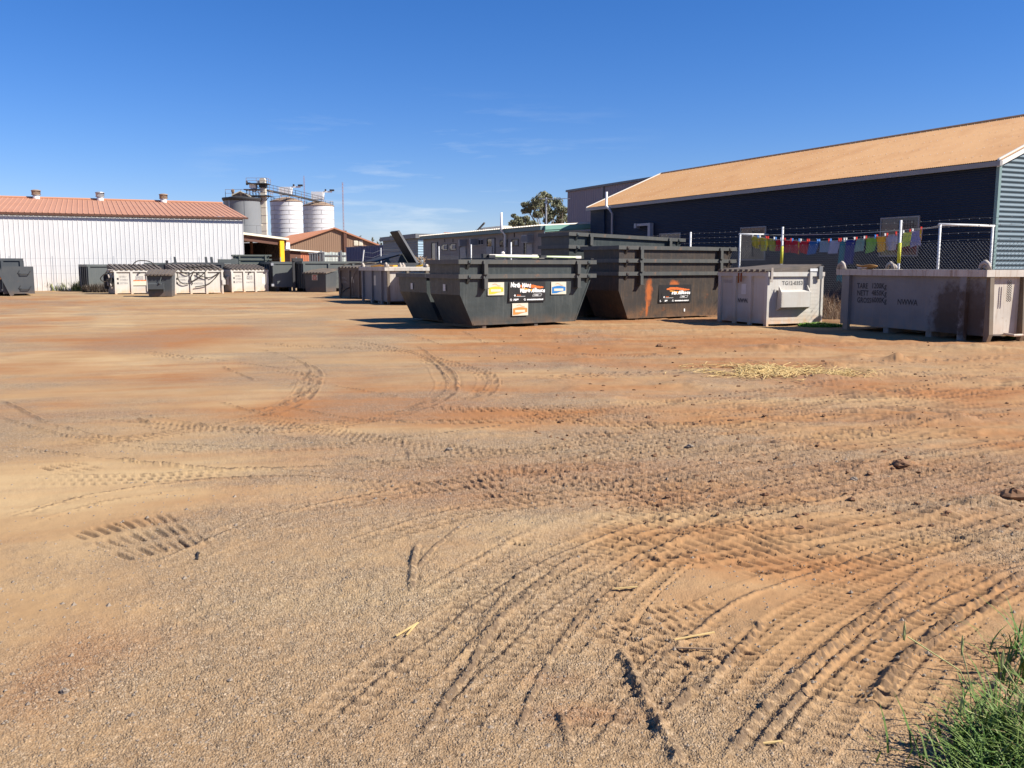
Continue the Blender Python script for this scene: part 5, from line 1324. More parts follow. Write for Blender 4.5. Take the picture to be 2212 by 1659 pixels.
def h8(cx, cy, y=0.0): return fU.hit((2640 + cx * .2821) * .6777, (800 + cy * .2821) * .6777, y)
for s, s2, cy in (('TARE', '1200Kg', 420), ('NETT', '4850Kg', 500), ('GROSS', '6000Kg', 580)):
    a = h8(325, cy); b2 = h8(490, cy)
    text('lettering', s, .19, M['ink'], tU, onfront(a[0], a[1], -.004), bold=.004, xs=.92); text('lettering', s2, .19, M['ink'], tU, onfront(b2[0], b2[1], -.004), bold=.004, xs=.92)
a = h8(780, 603); text('lettering', 'NWWA', .19, M['ink'], tU, onfront(a[0], a[1], -.004), bold=.004)
for px, yy, sd_ in ((150, .0, 1), (700, 1.9, 2), (1770, .02, 3)):
    x, z = h8(px, 170, yy); lug_on(tU, x, yy, 1.555, sd_)
lug_on(tU, LU - .3, 1.95, 1.555, 9)
m = MB()
for k in range(9):
    for o_ in (0, .06):
        z = 1.30 - k * .05; m.tube([(LU + .10, .52 + o_, z + .03), (LU + .115, .535 + o_, z), (LU + .10, .52 + o_, z - .03), (LU + .085, .505 + o_, z), (LU + .10, .52 + o_, z + .03)], .008, 5)
m.build('chain', M['hose'], tU)
m = MB(); m.tube([(LU + .04, .55, .16), (LU + .26, .6, .14), (LU + .26, .85, .14)], .03, 8); m.build('tow_hook', M['pale_lit_bin'], tU)
m = MB(); rg = random.Random(4)
x0, z0 = h8(345, 170, .06)
rp = thing('hose_coil', 'tangled brown hose heaped on the rim of the large grey bin', 'hose', Fr(fU.loc((x0, .06, 0)).x, fU.loc((x0, .06, 0)).y, bU, 1.58))
for k in range(5):
    pts = []
    for j in range(14):
        an_ = j / 13 * 2 * math.pi + rg.uniform(0, .6); pts.append((.30 + (.26 + .035 * k) * math.cos(an_) * .9, (.05 + .02 * k) * math.sin(an_), .025 + .018 * k + .02 * math.sin(an_ * 3 + k)))
    m.tube(pts, .017, 6)
m.build('coil', M['rope'], rp, True)
MB().tube([(.1, -.1, .03), (.42, -.08, .06)], .03, 8).build('coil_sleeve', M['pole_white'], rp, True)
bL = 155.0
cn = at(836, 657, 39.7); d = gdir(bL)
fL = Fr(cn.x - d.x * 4.0, cn.y - d.y * 4.0, bL, 0.0)
tL = thing('open_bin', 'blue grey steel bin with lifting lugs and sunlit patch on its end', 'waste bin', fL, 'open steel bins')
open_bin(tL, 4.0, 1.9, 1.62, 'grey_bin', 3, 3, 'pale_lit_bin')
for x, y, s in ((.2, 0, 1), (3.9, .0, 2), (3.9, 1.85, 3), (.2, 1.85, 4)): lug_on(tL, x, y, 1.615, s)
MB().box(2.05, 2.35, -.006, -.001, .8, 1.25).build('decal', M['cream'], tL)
tagit(MB().tube([(.6, .3, 1.66), (1.2, .6, 1.70), (2.0, .4, 1.68), (3.0, .8, 1.68), (3.4, .5, 1.66)], .04, 6).build('orange_strap', M['orange_strap'], None, True), 'orange strap lying over the blue grey bin with lugs', 'strap').matrix_world = fL.M
tagit(MB().box(-.1, 3.95, -.08, 1.95, 1.622, 1.64).build('tarpaulin', M['barge'], None), 'dusty cream sheet covering the blue grey bin with lugs', 'cover').matrix_world = fL.M
cn = at(920, 640, 41.3); fM = Fr(cn.x - d.x * 3.5, cn.y - d.y * 3.5, bL, 0.0)
tM = thing('open_bin', 'pale steel bin with lugs and yellow strap, between two darker bins', 'waste bin', fM, 'open steel bins')
open_bin(tM, 3.5, 1.9, 1.62, 'grey_bin', 3, 3, 'pale_lit_bin')
for x, y, s in ((.2, 0, 5), (3.4, 0, 6), (3.4, 1.85, 7)): lug_on(tM, x, y, 1.615, s)
tagit(MB().box(-.05, 3.45, -.04, 1.9, 1.622, 1.636).build('tarpaulin', M['barge'], None), 'dusty cream sheet covering the bin with the yellow strap', 'cover').matrix_world = fM.M
tagit(MB().tube([(1.9, .1, 1.66), (2.2, .5, 1.74), (2.6, .4, 1.72), (2.9, .2, 1.66)], .05, 6).build('yellow_strap', M['yellow'], None, True), 'yellow strap heaped on the sheet behind the green lined skip', 'strap').matrix_world = fM.M

PROTO_PLAIN = ng
shade_skip = add_skip(Fr(-4.35, 38.75, 62, 0.0), 'unseen dark skip added to shade the end of the lugged bin', (.62, .8, .93))  # out of view, placed to throw shade on the lugged bin's end
# dark bin with raised lids behind
c = at(905, 566, 48.5); d = gdir(GB + 180); fQ = Fr(c.x - d.x * 1.5 - 1.9 * math.cos(R(GB)), c.y - d.y * 1.5 + 1.9 * math.sin(R(GB)) , GB + 180, 0)
tQ = thing('dark_lidded_bin', 'dark bin with one lid standing up and another half open', 'waste bin', fQ)
m = MB(); m.box(-2.6, 1.6, 0, 1.9, .1, .14); m.box(-2.6, 1.6, 0, .04, .14, 1.85); m.box(-2.6, 1.6, 1.86, 1.9, .14, 1.85); m.box(-2.6, -2.56, .04, 1.86, .14, 1.85); m.box(1.56, 1.6, .04, 1.86, .14, 1.85)
m.build('body', M['hook_dark'], tQ)
m = MB(); m.box(-2.65, 1.65, -.05, .0, 1.72, 1.85); m.box(-2.65, 1.65, 1.9, 1.95, 1.72, 1.85); m.build('rim', M['hook_dark'], tQ)
# standing lid: hinged on the far long side, leaning back towards the left
hx = Vector((0, 1.9, 1.88)); tip_y = fQ.hit(858, 499, 1.0)
tip = Vector((0, .85, at(858, 499, 49).z))
e = (tip - Vector((0, 1.9, 1.86))); n_ = Vector((1, 0, 0)).cross(e).normalized() * .11
m = MB(); b0 = Vector((0, 1.9, 1.86))
p0, p1 = b0 + Vector((.1, 0, 0)), b0 + Vector((1.45, 0, 0))
m.hexa([p0, p1, p1 + n_, p0 + n_, p0 + e, p1 + e, p1 + e + n_, p0 + e + n_]); lid = m.build('lid', M['lid_dark'], tQ)
m = MB(); m.hexa([p1 + n_ * .0 + Vector((.002, 0, 0)), p1 + Vector((.03, 0, 0)), p1 + n_ + Vector((.03, 0, 0)), p1 + n_ + Vector((.002, 0, 0)), p1 + e + Vector((.002, 0, 0)), p1 + e + Vector((.03, 0, 0)), p1 + e + n_ + Vector((.03, 0, 0)), p1 + e + n_ + Vector((.002, 0, 0))]); m.build('lid_edge', M['tank'], lid)
m = MB(); m.hexa([(-2.5, -.02, 1.87), (-.05, -.02, 1.87), (-.05, 1.7, 2.35), (-2.5, 1.7, 2.35), (-2.5, -.04, 1.93), (-.05, -.04, 1.93), (-.05, 1.7, 2.42), (-2.5, 1.7, 2.42)]); m.build('lid', M['lid_dark'], tQ)
m = MB(); m.prism([(1.2, 1.86), (1.85, 1.86), (1.7, 2.42), (1.4, 2.3)], -.02, .03, 'x'); m.prism([(.2, 1.86), (.75, 1.86), (.6, 2.1)], .2, .25, 'x'); m.build('lid_stay', M['hook'], tQ)

# ---------------- small bins with a fork pocket on the front
def small_bin(t, L, W, H, paint):
    m = MB()
    m.hexa([(.05, .06, .02), (L - .05, .06, .02), (L - .05, W - .06, .02), (.05, W - .06, .02), (0, 0, H - .1), (L, 0, H - .1), (L, W, H - .02), (0, W, H - .02)])
    m.build('body', M[paint], t)
    m = MB(); m.hexa([(-.09, -.10, H - .13), (L + .09, -.10, H - .13), (L + .09, W + .05, H + .13), (-.09, W + .05, H + .13), (-.09, -.10, H - .06), (L + .09, -.10, H - .06), (L + .09, W + .05, H + .20), (-.09, W + .05, H + .20)])
    lid = m.build('lid', M['lid'], t)
    for k in range(7):
        x = (k + .5) * L / 7; w_ = L / 7 * .3
        MB().hexa([(x - w_, -.14, H - .12), (x + w_, -.14, H - .12), (x + w_, W, H + .175), (x - w_, W, H + .175), (x - w_, -.14, H - .03), (x + w_, -.14, H - .03), (x + w_, W, H + .225), (x - w_, W, H + .225)]).build('rib', M['lid'], lid)
def pocket_front(t, x0, x1, z0, z1, paint):
    m = MB(); m.box(x0, x1, -.16, -.14, z0, z1); m.box(x0, x0 + .02, -.14, .02, z0 - .12, z1 + .08); m.box(x1 - .02, x1, -.14, .02, z0 - .12, z1 + .08)
    m.hexa([(x0 + .02, -.14, z1 - .02), (x1 - .02, -.14, z1 - .02), (x1 - .02, .02, z1 + .06), (x0 + .02, .02, z1 + .06), (x0 + .02, -.14, z1), (x1 - .02, -.14, z1), (x1 - .02, .02, z1 + .08), (x0 + .02, .02, z1 + .08)])
    m.build('fork_pocket', M[paint], t)
c = at(319, 640, 49.6); fD = Fr(c.x, c.y, 78, 0)
tD = thing('small_bin', 'small dark front lift bin standing ahead of the far row', 'waste bin', fD, 'small dark bins')
small_bin(tD, 1.30, 1.2, 1.28, 'hook_dark')
pocket_front(tD, .05, .88, .42, .70, 'hook_dark')
MB().beam((.78, -.05, 1.16), (.66, -.17, .74), .05, .03).build('lid_strap', M['hook'], tD); MB().blob((.66, -.18, .74), .06, .05, .05, 2).build('latch', M['dark_steel'], tD)
bJ = 112.0; c = gp(704.6, 631.5); d = gdir(bJ); fJ = Fr(c.x - d.x * 1.65, c.y - d.y * 1.65, bJ, 0)
tJ = thing('small_bin', 'small dark bin with a red and white label in front of hook bin', 'waste bin', fJ, 'small dark bins')
small_bin(tJ, 1.65, 1.3, 1.32, 'hook_dark')
st = MB().box(.60, 1.02, -.022 + .0, .004, .78, 1.14).build('sticker', M['cream_print'], tJ)
m = MB(); m.lathe([(.16, 0), (.11, 0)], 18, cap=False); q = m.v; m.v = [(.81 + v[0], -.026, .93 + v[1] * .8) for v in q]; m.build('emblem', M['red_print'], st)
MB().box(.66, .96, -.025, -.023, .81, .85).box(.66, .96, -.025, -.023, 1.06, 1.10).box(.72, .90, -.025, -.023, .90, .95).build('lettering', M['red_print'], st)

# ---------------- hook-lift bins
def hook_bin(t, L, W, H, paint, np_=2, side='hook_dark', g=.22):
    m = MB(); m.box(0, L, 0, W, g, g + .05); m.box(.0, L, .0, .03, g + .05, H - .12); m.box(0, L, W - .03, W, g + .05, H - .12); m.box(0, .03, .03, W - .03, g + .05, H - .12); m.box(L - .03, L, .03, W - .03, g + .05, H - .12)
    m.build('body', M[paint], t)
    r = MB(); q = .07
    r.box(-q, L + q, -q, .04, H - .15, H); r.box(-q, L + q, W - .04, W + q, H - .15, H); r.box(-q, .04, .04, W - .04, H - .15, H); r.box(L - .04, L + q, .04, W - .04, H - .15, H)
    r.build('rim', M[paint], t)
    for k in range(np_ + 1):
        x = .06 + (L - .12) * k / np_
        for y0, y1 in ((-.08, -.001), (W + .001, W + .08)): MB().box(x - .07, x + .07, y0, y1, g, H - .152).build('post', M[paint], t)
    for k in range(5):
        y = .05 + (W - .1) * k / 4
        for x0, x1 in ((-.09, -.001), (L + .001, L + .09)): MB().box(x0, x1, y - .05, y + .05, g, H - .152).build('post', M[side], t)
    MB().box(.1, L - .1, .35, .52, 0, g - .001).box(.1, L - .1, W - .52, W - .35, 0, g - .001).build('runner', M['dark_steel'], t)
c = at(590, 628, 60); fH = Fr(c.x, c.y, 66, 0)
tH = thing('hook_bin', 'grey green steel bin with plain lit end panel beside pale bin', 'hook bin', fH, 'hook lift bins')
m = MB(); W6 = 6.0; LH = 1.42; HH = 1.98
m.box(0, LH, 0, W6, .28, .34); m.box(0, .05, 0.05, W6, .34, HH - .16); m.box(LH - .05, LH, .05, W6, .34, HH - .16); m.box(.05, LH - .05, W6 - .05, W6, .34, HH - .16); m.build('body', M['hook_dark'], tH)
MB().box(-.06, LH + .06, -.06, .06, HH - .16, HH).box(-.06, .06, .06, W6, HH - .16, HH).box(LH - .06, LH + .06, .06, W6, HH - .16, HH).build('rim', M['hook'], tH)
dr = MB().box(.02, LH - .02, -.03, .04, .32, HH - .22).build('door', M['hook'], tH); MB().box(.1, LH - .06, -.08, -.031, .30, .40).build('door_rail', M['hook'], dr)
for z in (.36, 1.72): MB().box(-.1, .06, -.12, -.035, z, z + .16).build('hinge', M['galv'], dr)
for k in range(6): MB().box(-.10, -.001, .5 + k, .62 + k, .3, HH - .17).build('post', M['hook_dark'], tH)
MB().box(.2, .38, 0, W6, .0, .279).box(LH - .38, LH - .2, 0, W6, 0, .279).build('runner', M['dark_steel'], tH)
c = at(656, 628, 59.6); fI = Fr(c.x, c.y, 60, 0)
tI = thing('hook_bin', 'long grey green hook bin behind the small labelled bin', 'hook bin', fI, 'hook lift bins')
hook_bin(tI, 5.2, 2.2, 2.0, 'hook', 3)
MB().box(-.6, -.45, .3, .45, 0, 2.1).box(-.6, .1, .25, .5, 2.0, 2.2).build('hook_frame', M['dark_steel'], tI)
c = at(192, 618, 59.8); fB = Fr(c.x, c.y, 54, .12)
tB = thing('hook_bin', 'dark ribbed hook bin left of the hosed pale bin', 'hook bin', fB, 'hook lift bins')
hook_bin(tB, 3.4, 2.6, 1.68, 'hook', 1)
c = at(379, 626, 58.2); f = Fr(c.x, c.y, 68, 0)
t = thing('hook_bin', 'dark grey hook bin with upright horns behind the hose draped bin', 'hook bin', f, 'hook lift bins')
hook_bin(t, 3.0, 2.0, 1.92, 'hook_dark', 1)
for x in (.0, 1.9, 2.25): MB().prism([(x, 1.92), (x + .16, 1.92), (x + .12, 2.28), (x - .02, 2.28)], .2, .3, 'y').build('horn', M['hook_dark'], t)
MB().box(-.9, -.1, .3, .5, .8, 1.8).box(-.5, -.35, .2, .8, .0, 2.05).build('hook_frame', M['dark_steel'], t)
c = at(316, 622, 61); f = Fr(c.x, c.y, 68, .05)
t = thing('hook_bin', 'grey green bin half hidden behind the small dark bin', 'hook bin', f, 'hook lift bins'); hook_bin(t, 1.9, 1.9, 1.86, 'hook', 1)
c = at(474, 620, 61.5); f = Fr(c.x, c.y, 68, .0)
t = thing('hook_bin', 'pale grey bin marked L between the two pale lidded bins', 'hook bin', f, 'hook lift bins'); hook_bin(t, 1.1, 1.9, 1.85, 'hook', 1)
text('lettering', 'L', .36, M['white'], t, onfront(.2, 1.32, -.006), bold=.01)
tagit(MB().box(.0, 1.35, .5, .56, 1.86, 2.15).prism([(0, 1.86), (.1, 1.86), (.0, 2.2)], .5, .56, 'y').build('loose_panel', M['hook'], None), 'loose grey panel standing on the bin marked L', 'panel').matrix_world = f.M
# flat skips nested in the far row
c = at(504, 560, 64); ff = Fr(c.x, c.y, 70, 0)
PF = thing('flat_skip', 'lowest flat skip of the far nested stack', 'skip', ff, 'flat skips in the far stack')
skip_parts(PF, 2.55, 1.5, 1.35, 'flat_skip')
for k, lab in ((1, 'second flat skip up in the far nested stack'), (2, 'third flat skip up in the far nested stack'), (3, 'fourth flat skip up in the far nested stack'), (4, 'topmost flat skip of the far nested stack')):
    o = copy_tree(PF); o.location.z += .285 * k; tagit(o, lab, 'skip', 'flat skips in the far stack')
# bin marked K at the left edge
c = at(75, 633, 52); fA = Fr(c.x - 4.2 * math.sin(R(58)), c.y - 4.2 * math.cos(R(58)), 58, 0)
tA = thing('hook_bin', 'dark hook bin marked K at the left edge', 'hook bin', fA, 'hook lift bins')
MB().box(0, 4.2, 0, 5.0, .22, .28).box(0, 2.55, 0, .05, .28, 1.62).box(0, .05, .05, 5, .28, 1.62).box(4.15, 4.2, .05, 5, .28, 1.62).box(.05, 4.15, 4.95, 5, .28, 1.62).build('body', M['hook_dark'], tA)
dr = MB().box(2.62, 4.2, -.16, -.1, .12, 1.66).build('door', M['hook_dark'], tA)
for z in (.40, 1.25):
    MB().tube([(3.45, -.16, z), (3.55, -.26, z - .02), (3.95, -.26, z - .02), (4.05, -.16, z + .16)], .025, 6).tube([(3.45, -.16, z), (3.4, -.18, z + .02), (3.5, -.18, z + .18)], .02, 6).build('rung', M['dark_steel'], dr)
m = MB(); m.beam((3.05, -.25, .02), (2.35, -.25, 1.78), .20, .16, (0, 1, 0)); m.beam((1.2, -.25, .02), (1.65, -.25, 1.78), .20, .16, (0, 1, 0)); m.build('a_frame', M['hook_dark'], tA)
m = MB(); m.beam((1.6, -.3, 1.35), (2.5, -.3, 1.5), .07); m.beam((1.7, -.25, .95), (2.6, -.25, 1.0), .12, .10); m.build('cross_bar', M['rust'], tA)
text('lettering', 'K', .42, M['white'], tA, onfront(2.02, .92, -.006), bold=.012)
c = at(68, 600, 56); c = at(50, 600, 56); f = Fr(c.x - 3.2 * math.sin(R(58)), c.y - 3.2 * math.cos(R(58)), 58, 0)
t = thing('hook_bin', 'taller dark bin behind the one marked K', 'hook bin', f, 'hook lift bins')
hook_bin(t, 3.2, 2.5, 2.15, 'hook_dark', 3)
# ------------------------------------------------------------------ fence, washing line and washing
FP = 21.0
fdir = gdir(GB + 180); fnr = Vector((math.cos(R(GB)), -math.sin(R(GB)), 0))
f_far = gplane(940, 540, FP); FRF = Fr(f_far.x, f_far.y, GB + 180, 0)
FLEN = (gplane(2260, 540, FP) - f_far).xy.length
fe = thing('chain_link_fence', 'chain link fence with barbed wire strands along the blue shed and cabin', 'fence', FRF)
for px, py, matn in ((948, 528, 'galv_pale'), (1017.6, 521, 'galv_pale'), (1104, 515, 'galv_pale'), (1492, 502, 'galv_pale'), (1691, 492, 'galv_pale'), (1946, 482, 'galv_pale'), (2250, 470, 'galv_pale'), (1230, 512, 'galv_pale'), (1360, 507, 'galv_pale')):
    x, z = FRF.hit(px, py); z = 2.95
    po = MB().tube([(x, 0, -.1), (x, 0, z)], .038, 8).build('post', M[matn], fe, True)
    if px in (1691, 1946): MB().tube([(x, 0, 1.75), (x, 0, 2.32)], .05, 8).build('sleeve', M['sleeve'], po, True)
m = MB(); zt = 2.3; pt = .10; r = .0022
n = int((FLEN + zt) / pt)
for k in range(n):
    x = k * pt
    for sg in (1, -1):
        a = Vector((x, -.008 * sg, .03)); b = Vector((x - sg * 0 + (zt - .03) * (-1 if sg > 0 else 1), -.008 * sg, zt))
        if sg < 0: a.x -= zt; b.x -= zt
        lo, hi = sorted((a.x, b.x))
        if hi <= 0 or lo >= FLEN: continue
        def clip(p, q):
            if p.x < 0: t = (0 - p.x) / (q.x - p.x); p = p.lerp(q, t)
            if p.x > FLEN: t = (FLEN - p.x) / (q.x - p.x); p = p.lerp(q, t)
            return p
        a2, b2 = clip(a, b), clip(b, a)
        if (a2 - b2).length > .05: m.beam(a2, b2, r * 2, r * 2, (0, 1, 0))
m.build('chain_link', M['wire'], fe, kind='stuff')
for z in (2.34, 2.52, 2.70, 2.88):
    w = MB()
    pts = [(FLEN * k / 40, .0, z + .02 * math.sin(k * 1.7)) for k in range(41)]
    w.tube(pts, .004, 4)
    for k in range(int(FLEN / .30)):
        x = k * .30; w.box(x - .004, x + .004, -.015, .015, z - .010, z + .012)
    w.build('barbed_wire', M['wire'], fe)

# washing line
WP = 22.5
wdir = fdir
def wl_(px, py): return gplane(px, py, WP)
LP, RP = wl_(1599, 505.6), gplane(2031, 487, WP)
FRW = Fr(LP.x, LP.y, GB + 180, 0)
WLEN = (RP - LP).xy.length; wz = 2.86
wt = thing('washing_line', 'galvanised washing line frame with sagging lines behind the chain link fence', 'washing line', FRW)
la = 1.35; ra = 2.25
for x, y in ((0, 0), (WLEN, 0), (WLEN, ra)): MB().tube([(x, y, -.1), (x, y, wz)], .038, 8).build('post', M['galv_pale'], wt, True)
MB().tube([(-.0, -.05, wz), (0, la, wz)], .036, 8).build('crossbar', M['galv_pale'], wt, True); MB().tube([(WLEN, -.06, wz), (WLEN, ra + .06, wz)], .036, 8).build('crossbar', M['galv_pale'], wt, True)
def sagz(u, s): return wz - 4 * s * u * (1 - u)
SAG = .36
for y, s in ((.12, SAG), (.6, .12), (1.05, .10)):
    MB().tube([(WLEN * k / 30, y, sagz(k / 30, s)) for k in range(31)], .006, 4).build('line', M['galv'], wt)
def c5(cx): return (2240 + cx * .2652) * .6777
def c6(cx): return (2600 + cx * .4702) * .6777
rags = [(c5(592), c5(670), .42, 'mustard', 'mustard yellow cloth at the left end of the washing line'), (c5(680), c5(770), .46, 'mustard', 'second mustard cloth from the left on the washing line'), (c5(778), c5(865), .44, 'olive', 'olive yellow cloth next to the first red cloth'),
        (c5(872), c5(948), .40, 'red', 'dark red cloth left of the yellow sleeved post'), (c5(980), c5(1068), .43, 'red', 'red cloth just right of the yellow sleeved post'), (c5(1072), c5(1166), .46, 'red', 'red cloth with a yellow hem in the middle of the reds'),
        (c5(1172), c5(1266), .43, 'red', 'rightmost red cloth beside the blue one'), (c5(1272), c5(1388), .45, 'blue', 'royal blue cloth next to the last red cloth'), (c5(1394), c5(1524), .37, 'steel', 'steel blue cloth right of the royal blue one'),
        (c5(1530), c5(1646), .43, 'lilac', 'pale lilac grey cloth left of the long teal towel'), (c5(1652), c5(1708), 1.38, 'teal', 'long teal towel hanging almost to the ground'), (c6(203), c6(268), .85, 'navy', 'navy blue towel right of the teal towel'),
        (c6(272), c6(334), .42, 'sage', 'grey green cloth between navy towel and green cloth'), (c6(337), c6(408), .46, 'green', 'leaf green cloth left of the orange one'), (c6(410), c6(474), .46, 'orange', 'orange yellow cloth with folded corner'),
        (c6(478), c6(548), .45, 'lilac', 'lilac cloth between the orange cloth and fence post'), (c6(586), c6(642), .44, 'lime', 'lime yellow cloth right of the second sleeved post'), (c6(648), c6(716), .50, 'lilac2', 'lilac cloth with yellow edge at the right end')]
RC = {'mustard': (.55, .45, .06), 'olive': (.42, .40, .07), 'red': (.55, .03, .045), 'blue': (.03, .13, .36), 'steel': (.20, .30, .40), 'lilac': (.36, .37, .48), 'teal': (.02, .20, .26), 'navy': (.02, .035, .20),
      'sage': (.20, .33, .28), 'green': (.20, .42, .08), 'orange': (.70, .40, .05), 'lime': (.55, .62, .14), 'lilac2': (.30, .28, .42)}
for k_, v_ in RC.items(): M['cloth_' + k_] = mat('cloth_' + k_, v_, tuple(q * .85 for q in v_), 6, .85, spec=.15)
pegs = {'red': mat('peg_red', (.75, .05, .03)), 'white': M['white'], 'blue': mat('peg_blue', (.10, .30, .70))}
pk = 0
for i, (xa, xb, drop, cn_, lab) in enumerate(rags):
    a = FRW.hit(xa, 515, .12)[0]; b = FRW.hit(xb, 515, .12)[0]
    rg = random.Random(i); nx, nz_ = 9, 12; ph = rg.uniform(0, 6); vs = []; fs = []
    skew = rg.uniform(-.05, .05); lift = rg.uniform(.0, .10)
    for j in range(nz_ + 1):
        for k in range(nx + 1):
            u = k / nx; v = j / nz_; x = a + (b - a) * (u + .03 * math.sin(v * 5 + ph) * v)
            s = sagz(min(1, max(0, x / WLEN)), SAG)
            dz = drop * v * (1 + lift * math.sin(u * 3 + ph)) + .03 * math.sin(math.pi * u) * (1 - v)
            y = .12 + .035 * v * math.sin(u * 8 + ph + v * 1.5) + .05 * v * math.sin(ph + 2 * v) + .012 * math.sin(u * 19 + ph)
            vs.append((x + skew * v, y, s - dz + .004))
    o0 = (nx + 1)
    for j in range(nz_):
        for k in range(nx): fs.append((j * o0 + k, j * o0 + k + 1, (j + 1) * o0 + k + 1, (j + 1) * o0 + k))
    # a second layer makes the cloth hang folded over the line
    n1 = len(vs); vs2 = [(x, y + .03 + .02 * abs(math.sin(x * 9)), z + .012) for x, y, z in vs[:o0 * (nz_ - 3)]]
    fs2 = [tuple(n1 + q for q in f) for f in fs if max(f) < o0 * (nz_ - 3)]
    o = MB().add(vs + vs2, fs + fs2).build('cloth', M['cloth_' + cn_], None, True)
    o.matrix_world = FRW.M; tagit(o, lab, 'cloth', 'cloths on the washing line')
    if i in (1, 5, 14, 17, 16):
        col_ = {1: 'lime', 5: 'orange', 14: 'orange', 17: 'orange', 16: 'lime'}[i]
        xe = b - .025
        MB().add([(xe - .03, .10, sagz(xe / WLEN, SAG) - .02), (xe + .05, .09, sagz(xe / WLEN, SAG) - .02), (xe + .05, .08, sagz(xe / WLEN, SAG) - drop * .95), (xe - .02, .09, sagz(xe / WLEN, SAG) - drop * .98)], [(0, 1, 2, 3)]).build('hem', M['cloth_' + col_], o)
    for x in (a + .03, b - .03):
        cl = ('red', 'white', 'blue')[rg.randrange(3)]; z = sagz(min(1, max(0, x / WLEN)), SAG)
        p = MB().prism([(.095, z + .07), (.11, z + .08), (.118, z - .05), (.105, z - .05)], x - .012, x + .012, 'x').prism([(.135, z + .08), (.15, z + .07), (.14, z - .05), (.125, z - .05)], x - .012, x + .012, 'x').box(x - .014, x + .014, .117, .127, z, z + .02).build('clothes_peg', pegs[cl], None)
        p.matrix_world = FRW.M; tagit(p, 'small %s clothes peg clipped on the washing line' % cl, 'peg', '%s clothes pegs' % cl)

# wire fence in front of the white shed
fr = Fr(SHED_O.x + 1.9 * math.cos(R(SHED_B)) - 45 * math.sin(R(SHED_B)), SHED_O.y - 1.9 * math.sin(R(SHED_B)) - 45 * math.cos(R(SHED_B)), SHED_B)
wf = thing('wire_fence', 'thin wire fence on slim posts before the white shed', 'fence', fr)
for px in (20, 113, 172, 246, 369, 430, 478, 560, 606, 640):
    x, z = fr.hit(px, 560); MB().beam((x, 0, .1), (x, 0, 2.35), .05).build('post', M['galv'], wf)
for z in (1.2, 1.7, 2.2): MB().tube([(0, 0, z), (58, 0, z)], .004, 4).build('wire', M['wire'], wf)
# leaning posts and wire by the navy shed
t = thing('post_fence', 'three pale posts with slack wire in front of the navy shed', 'fence', (0, 0, 0))
ps = []
for px0, px1, y0, y1 in ((956, 958, 545, 503), (1211, 1213, 0, 0), (0, 0, 0, 0)): pass
for cx0, cy0, cx1, cy1, Y in ((487, 372, 468, 545, 60), (750, 342, 752, 487, 64), (1112, 342, 1110, 440, 66)):
    a = at((1060 + cx0 * .2049) * .6777, (720 + cy0 * .2049) * .6777, Y); b = at((1060 + cx1 * .2049) * .6777, (720 + cy1 * .2049) * .6777, Y)
    d_ = (b - a); b = a + d_ * ((a.z + .1) / max(.1, (a.z - b.z)))
    MB().tube([b, a], .05, 6).build('post', M['galv_pale'], t); ps.append(a)
m = MB()
for k in (.15, .45): m.tube([ps[0] - Vector((0, 0, k)), ps[0].lerp(ps[1], .5) - Vector((0, 0, k + .15)), ps[1] - Vector((0, 0, k)), ps[2] - Vector((0, 0, k))], .012, 4)
m.build('wire', M['wire'], t)

# radio masts
for cx, cyt, cxb, Y, lab in ((1562, 60, 1575, 330, 'thin far radio mast between the two white silos'), (0, 0, 0, 260, 'thin red radio mast right of the silos')):
    if cx: a = at((700 + cx * .1718) * .6777, (550 + cyt * .1718) * .6777, Y)
    else: a = at((680 + 1264 * .3255) * .6777, (540 + 125 * .3255) * .6777, Y)
    t = thing('radio_mast', lab, 'mast', (a.x, a.y, 0)); m = MB(); r = .20
    cs = [(r * math.cos(q), r * math.sin(q)) for q in (0.3, 2.4, 4.5)]
    for c_ in cs: m.beam((*c_, 0), (c_[0] * .8, c_[1] * .8, a.z), .07)
    m.build('leg', M['mast'], t); m = MB(); n = int(a.z / .9)
    for k in range(n):
        for i in range(3): m.beam((*cs[i], k * .9), (*cs[(i + 1) % 3], (k + 1) * .9), .04)
    m.build('lattice', M['mast'], t)

# ------------------------------------------------------------------ trees, scrub and grass
def leaf_mesh(centers, n, size, seed, spread, flat=.6):
    g = np.random.default_rng(seed); C = np.array(centers); k = g.integers(0, len(C), n)
    rad = C[k, 3:4]
    u = g.normal(size=(n, 3)); u /= np.linalg.norm(u, axis=1, keepdims=True)
    pos = C[k, :3] + u * rad * (g.random((n, 1)) ** .45) * np.array([1, 1, flat])
    d1 = g.normal(size=(n, 3)) + np.array([0, 0, -1.0]); d1 /= np.linalg.norm(d1, axis=1, keepdims=True)
    d2 = np.cross(d1, g.normal(size=(n, 3))); d2 /= np.linalg.norm(d2, axis=1, keepdims=True)
    s = size * (.6 + .8 * g.random((n, 1)))
    v = np.stack([pos - d1 * s, pos + d2 * s * .42, pos + d1 * s, pos - d2 * s * .42], 1).reshape(-1, 3)
    m = MB(); m.v = [tuple(q) for q in v.tolist()]; m.f = [(4*i, 4*i+1, 4*i+2, 4*i+3) for i in range(n)]
    return m
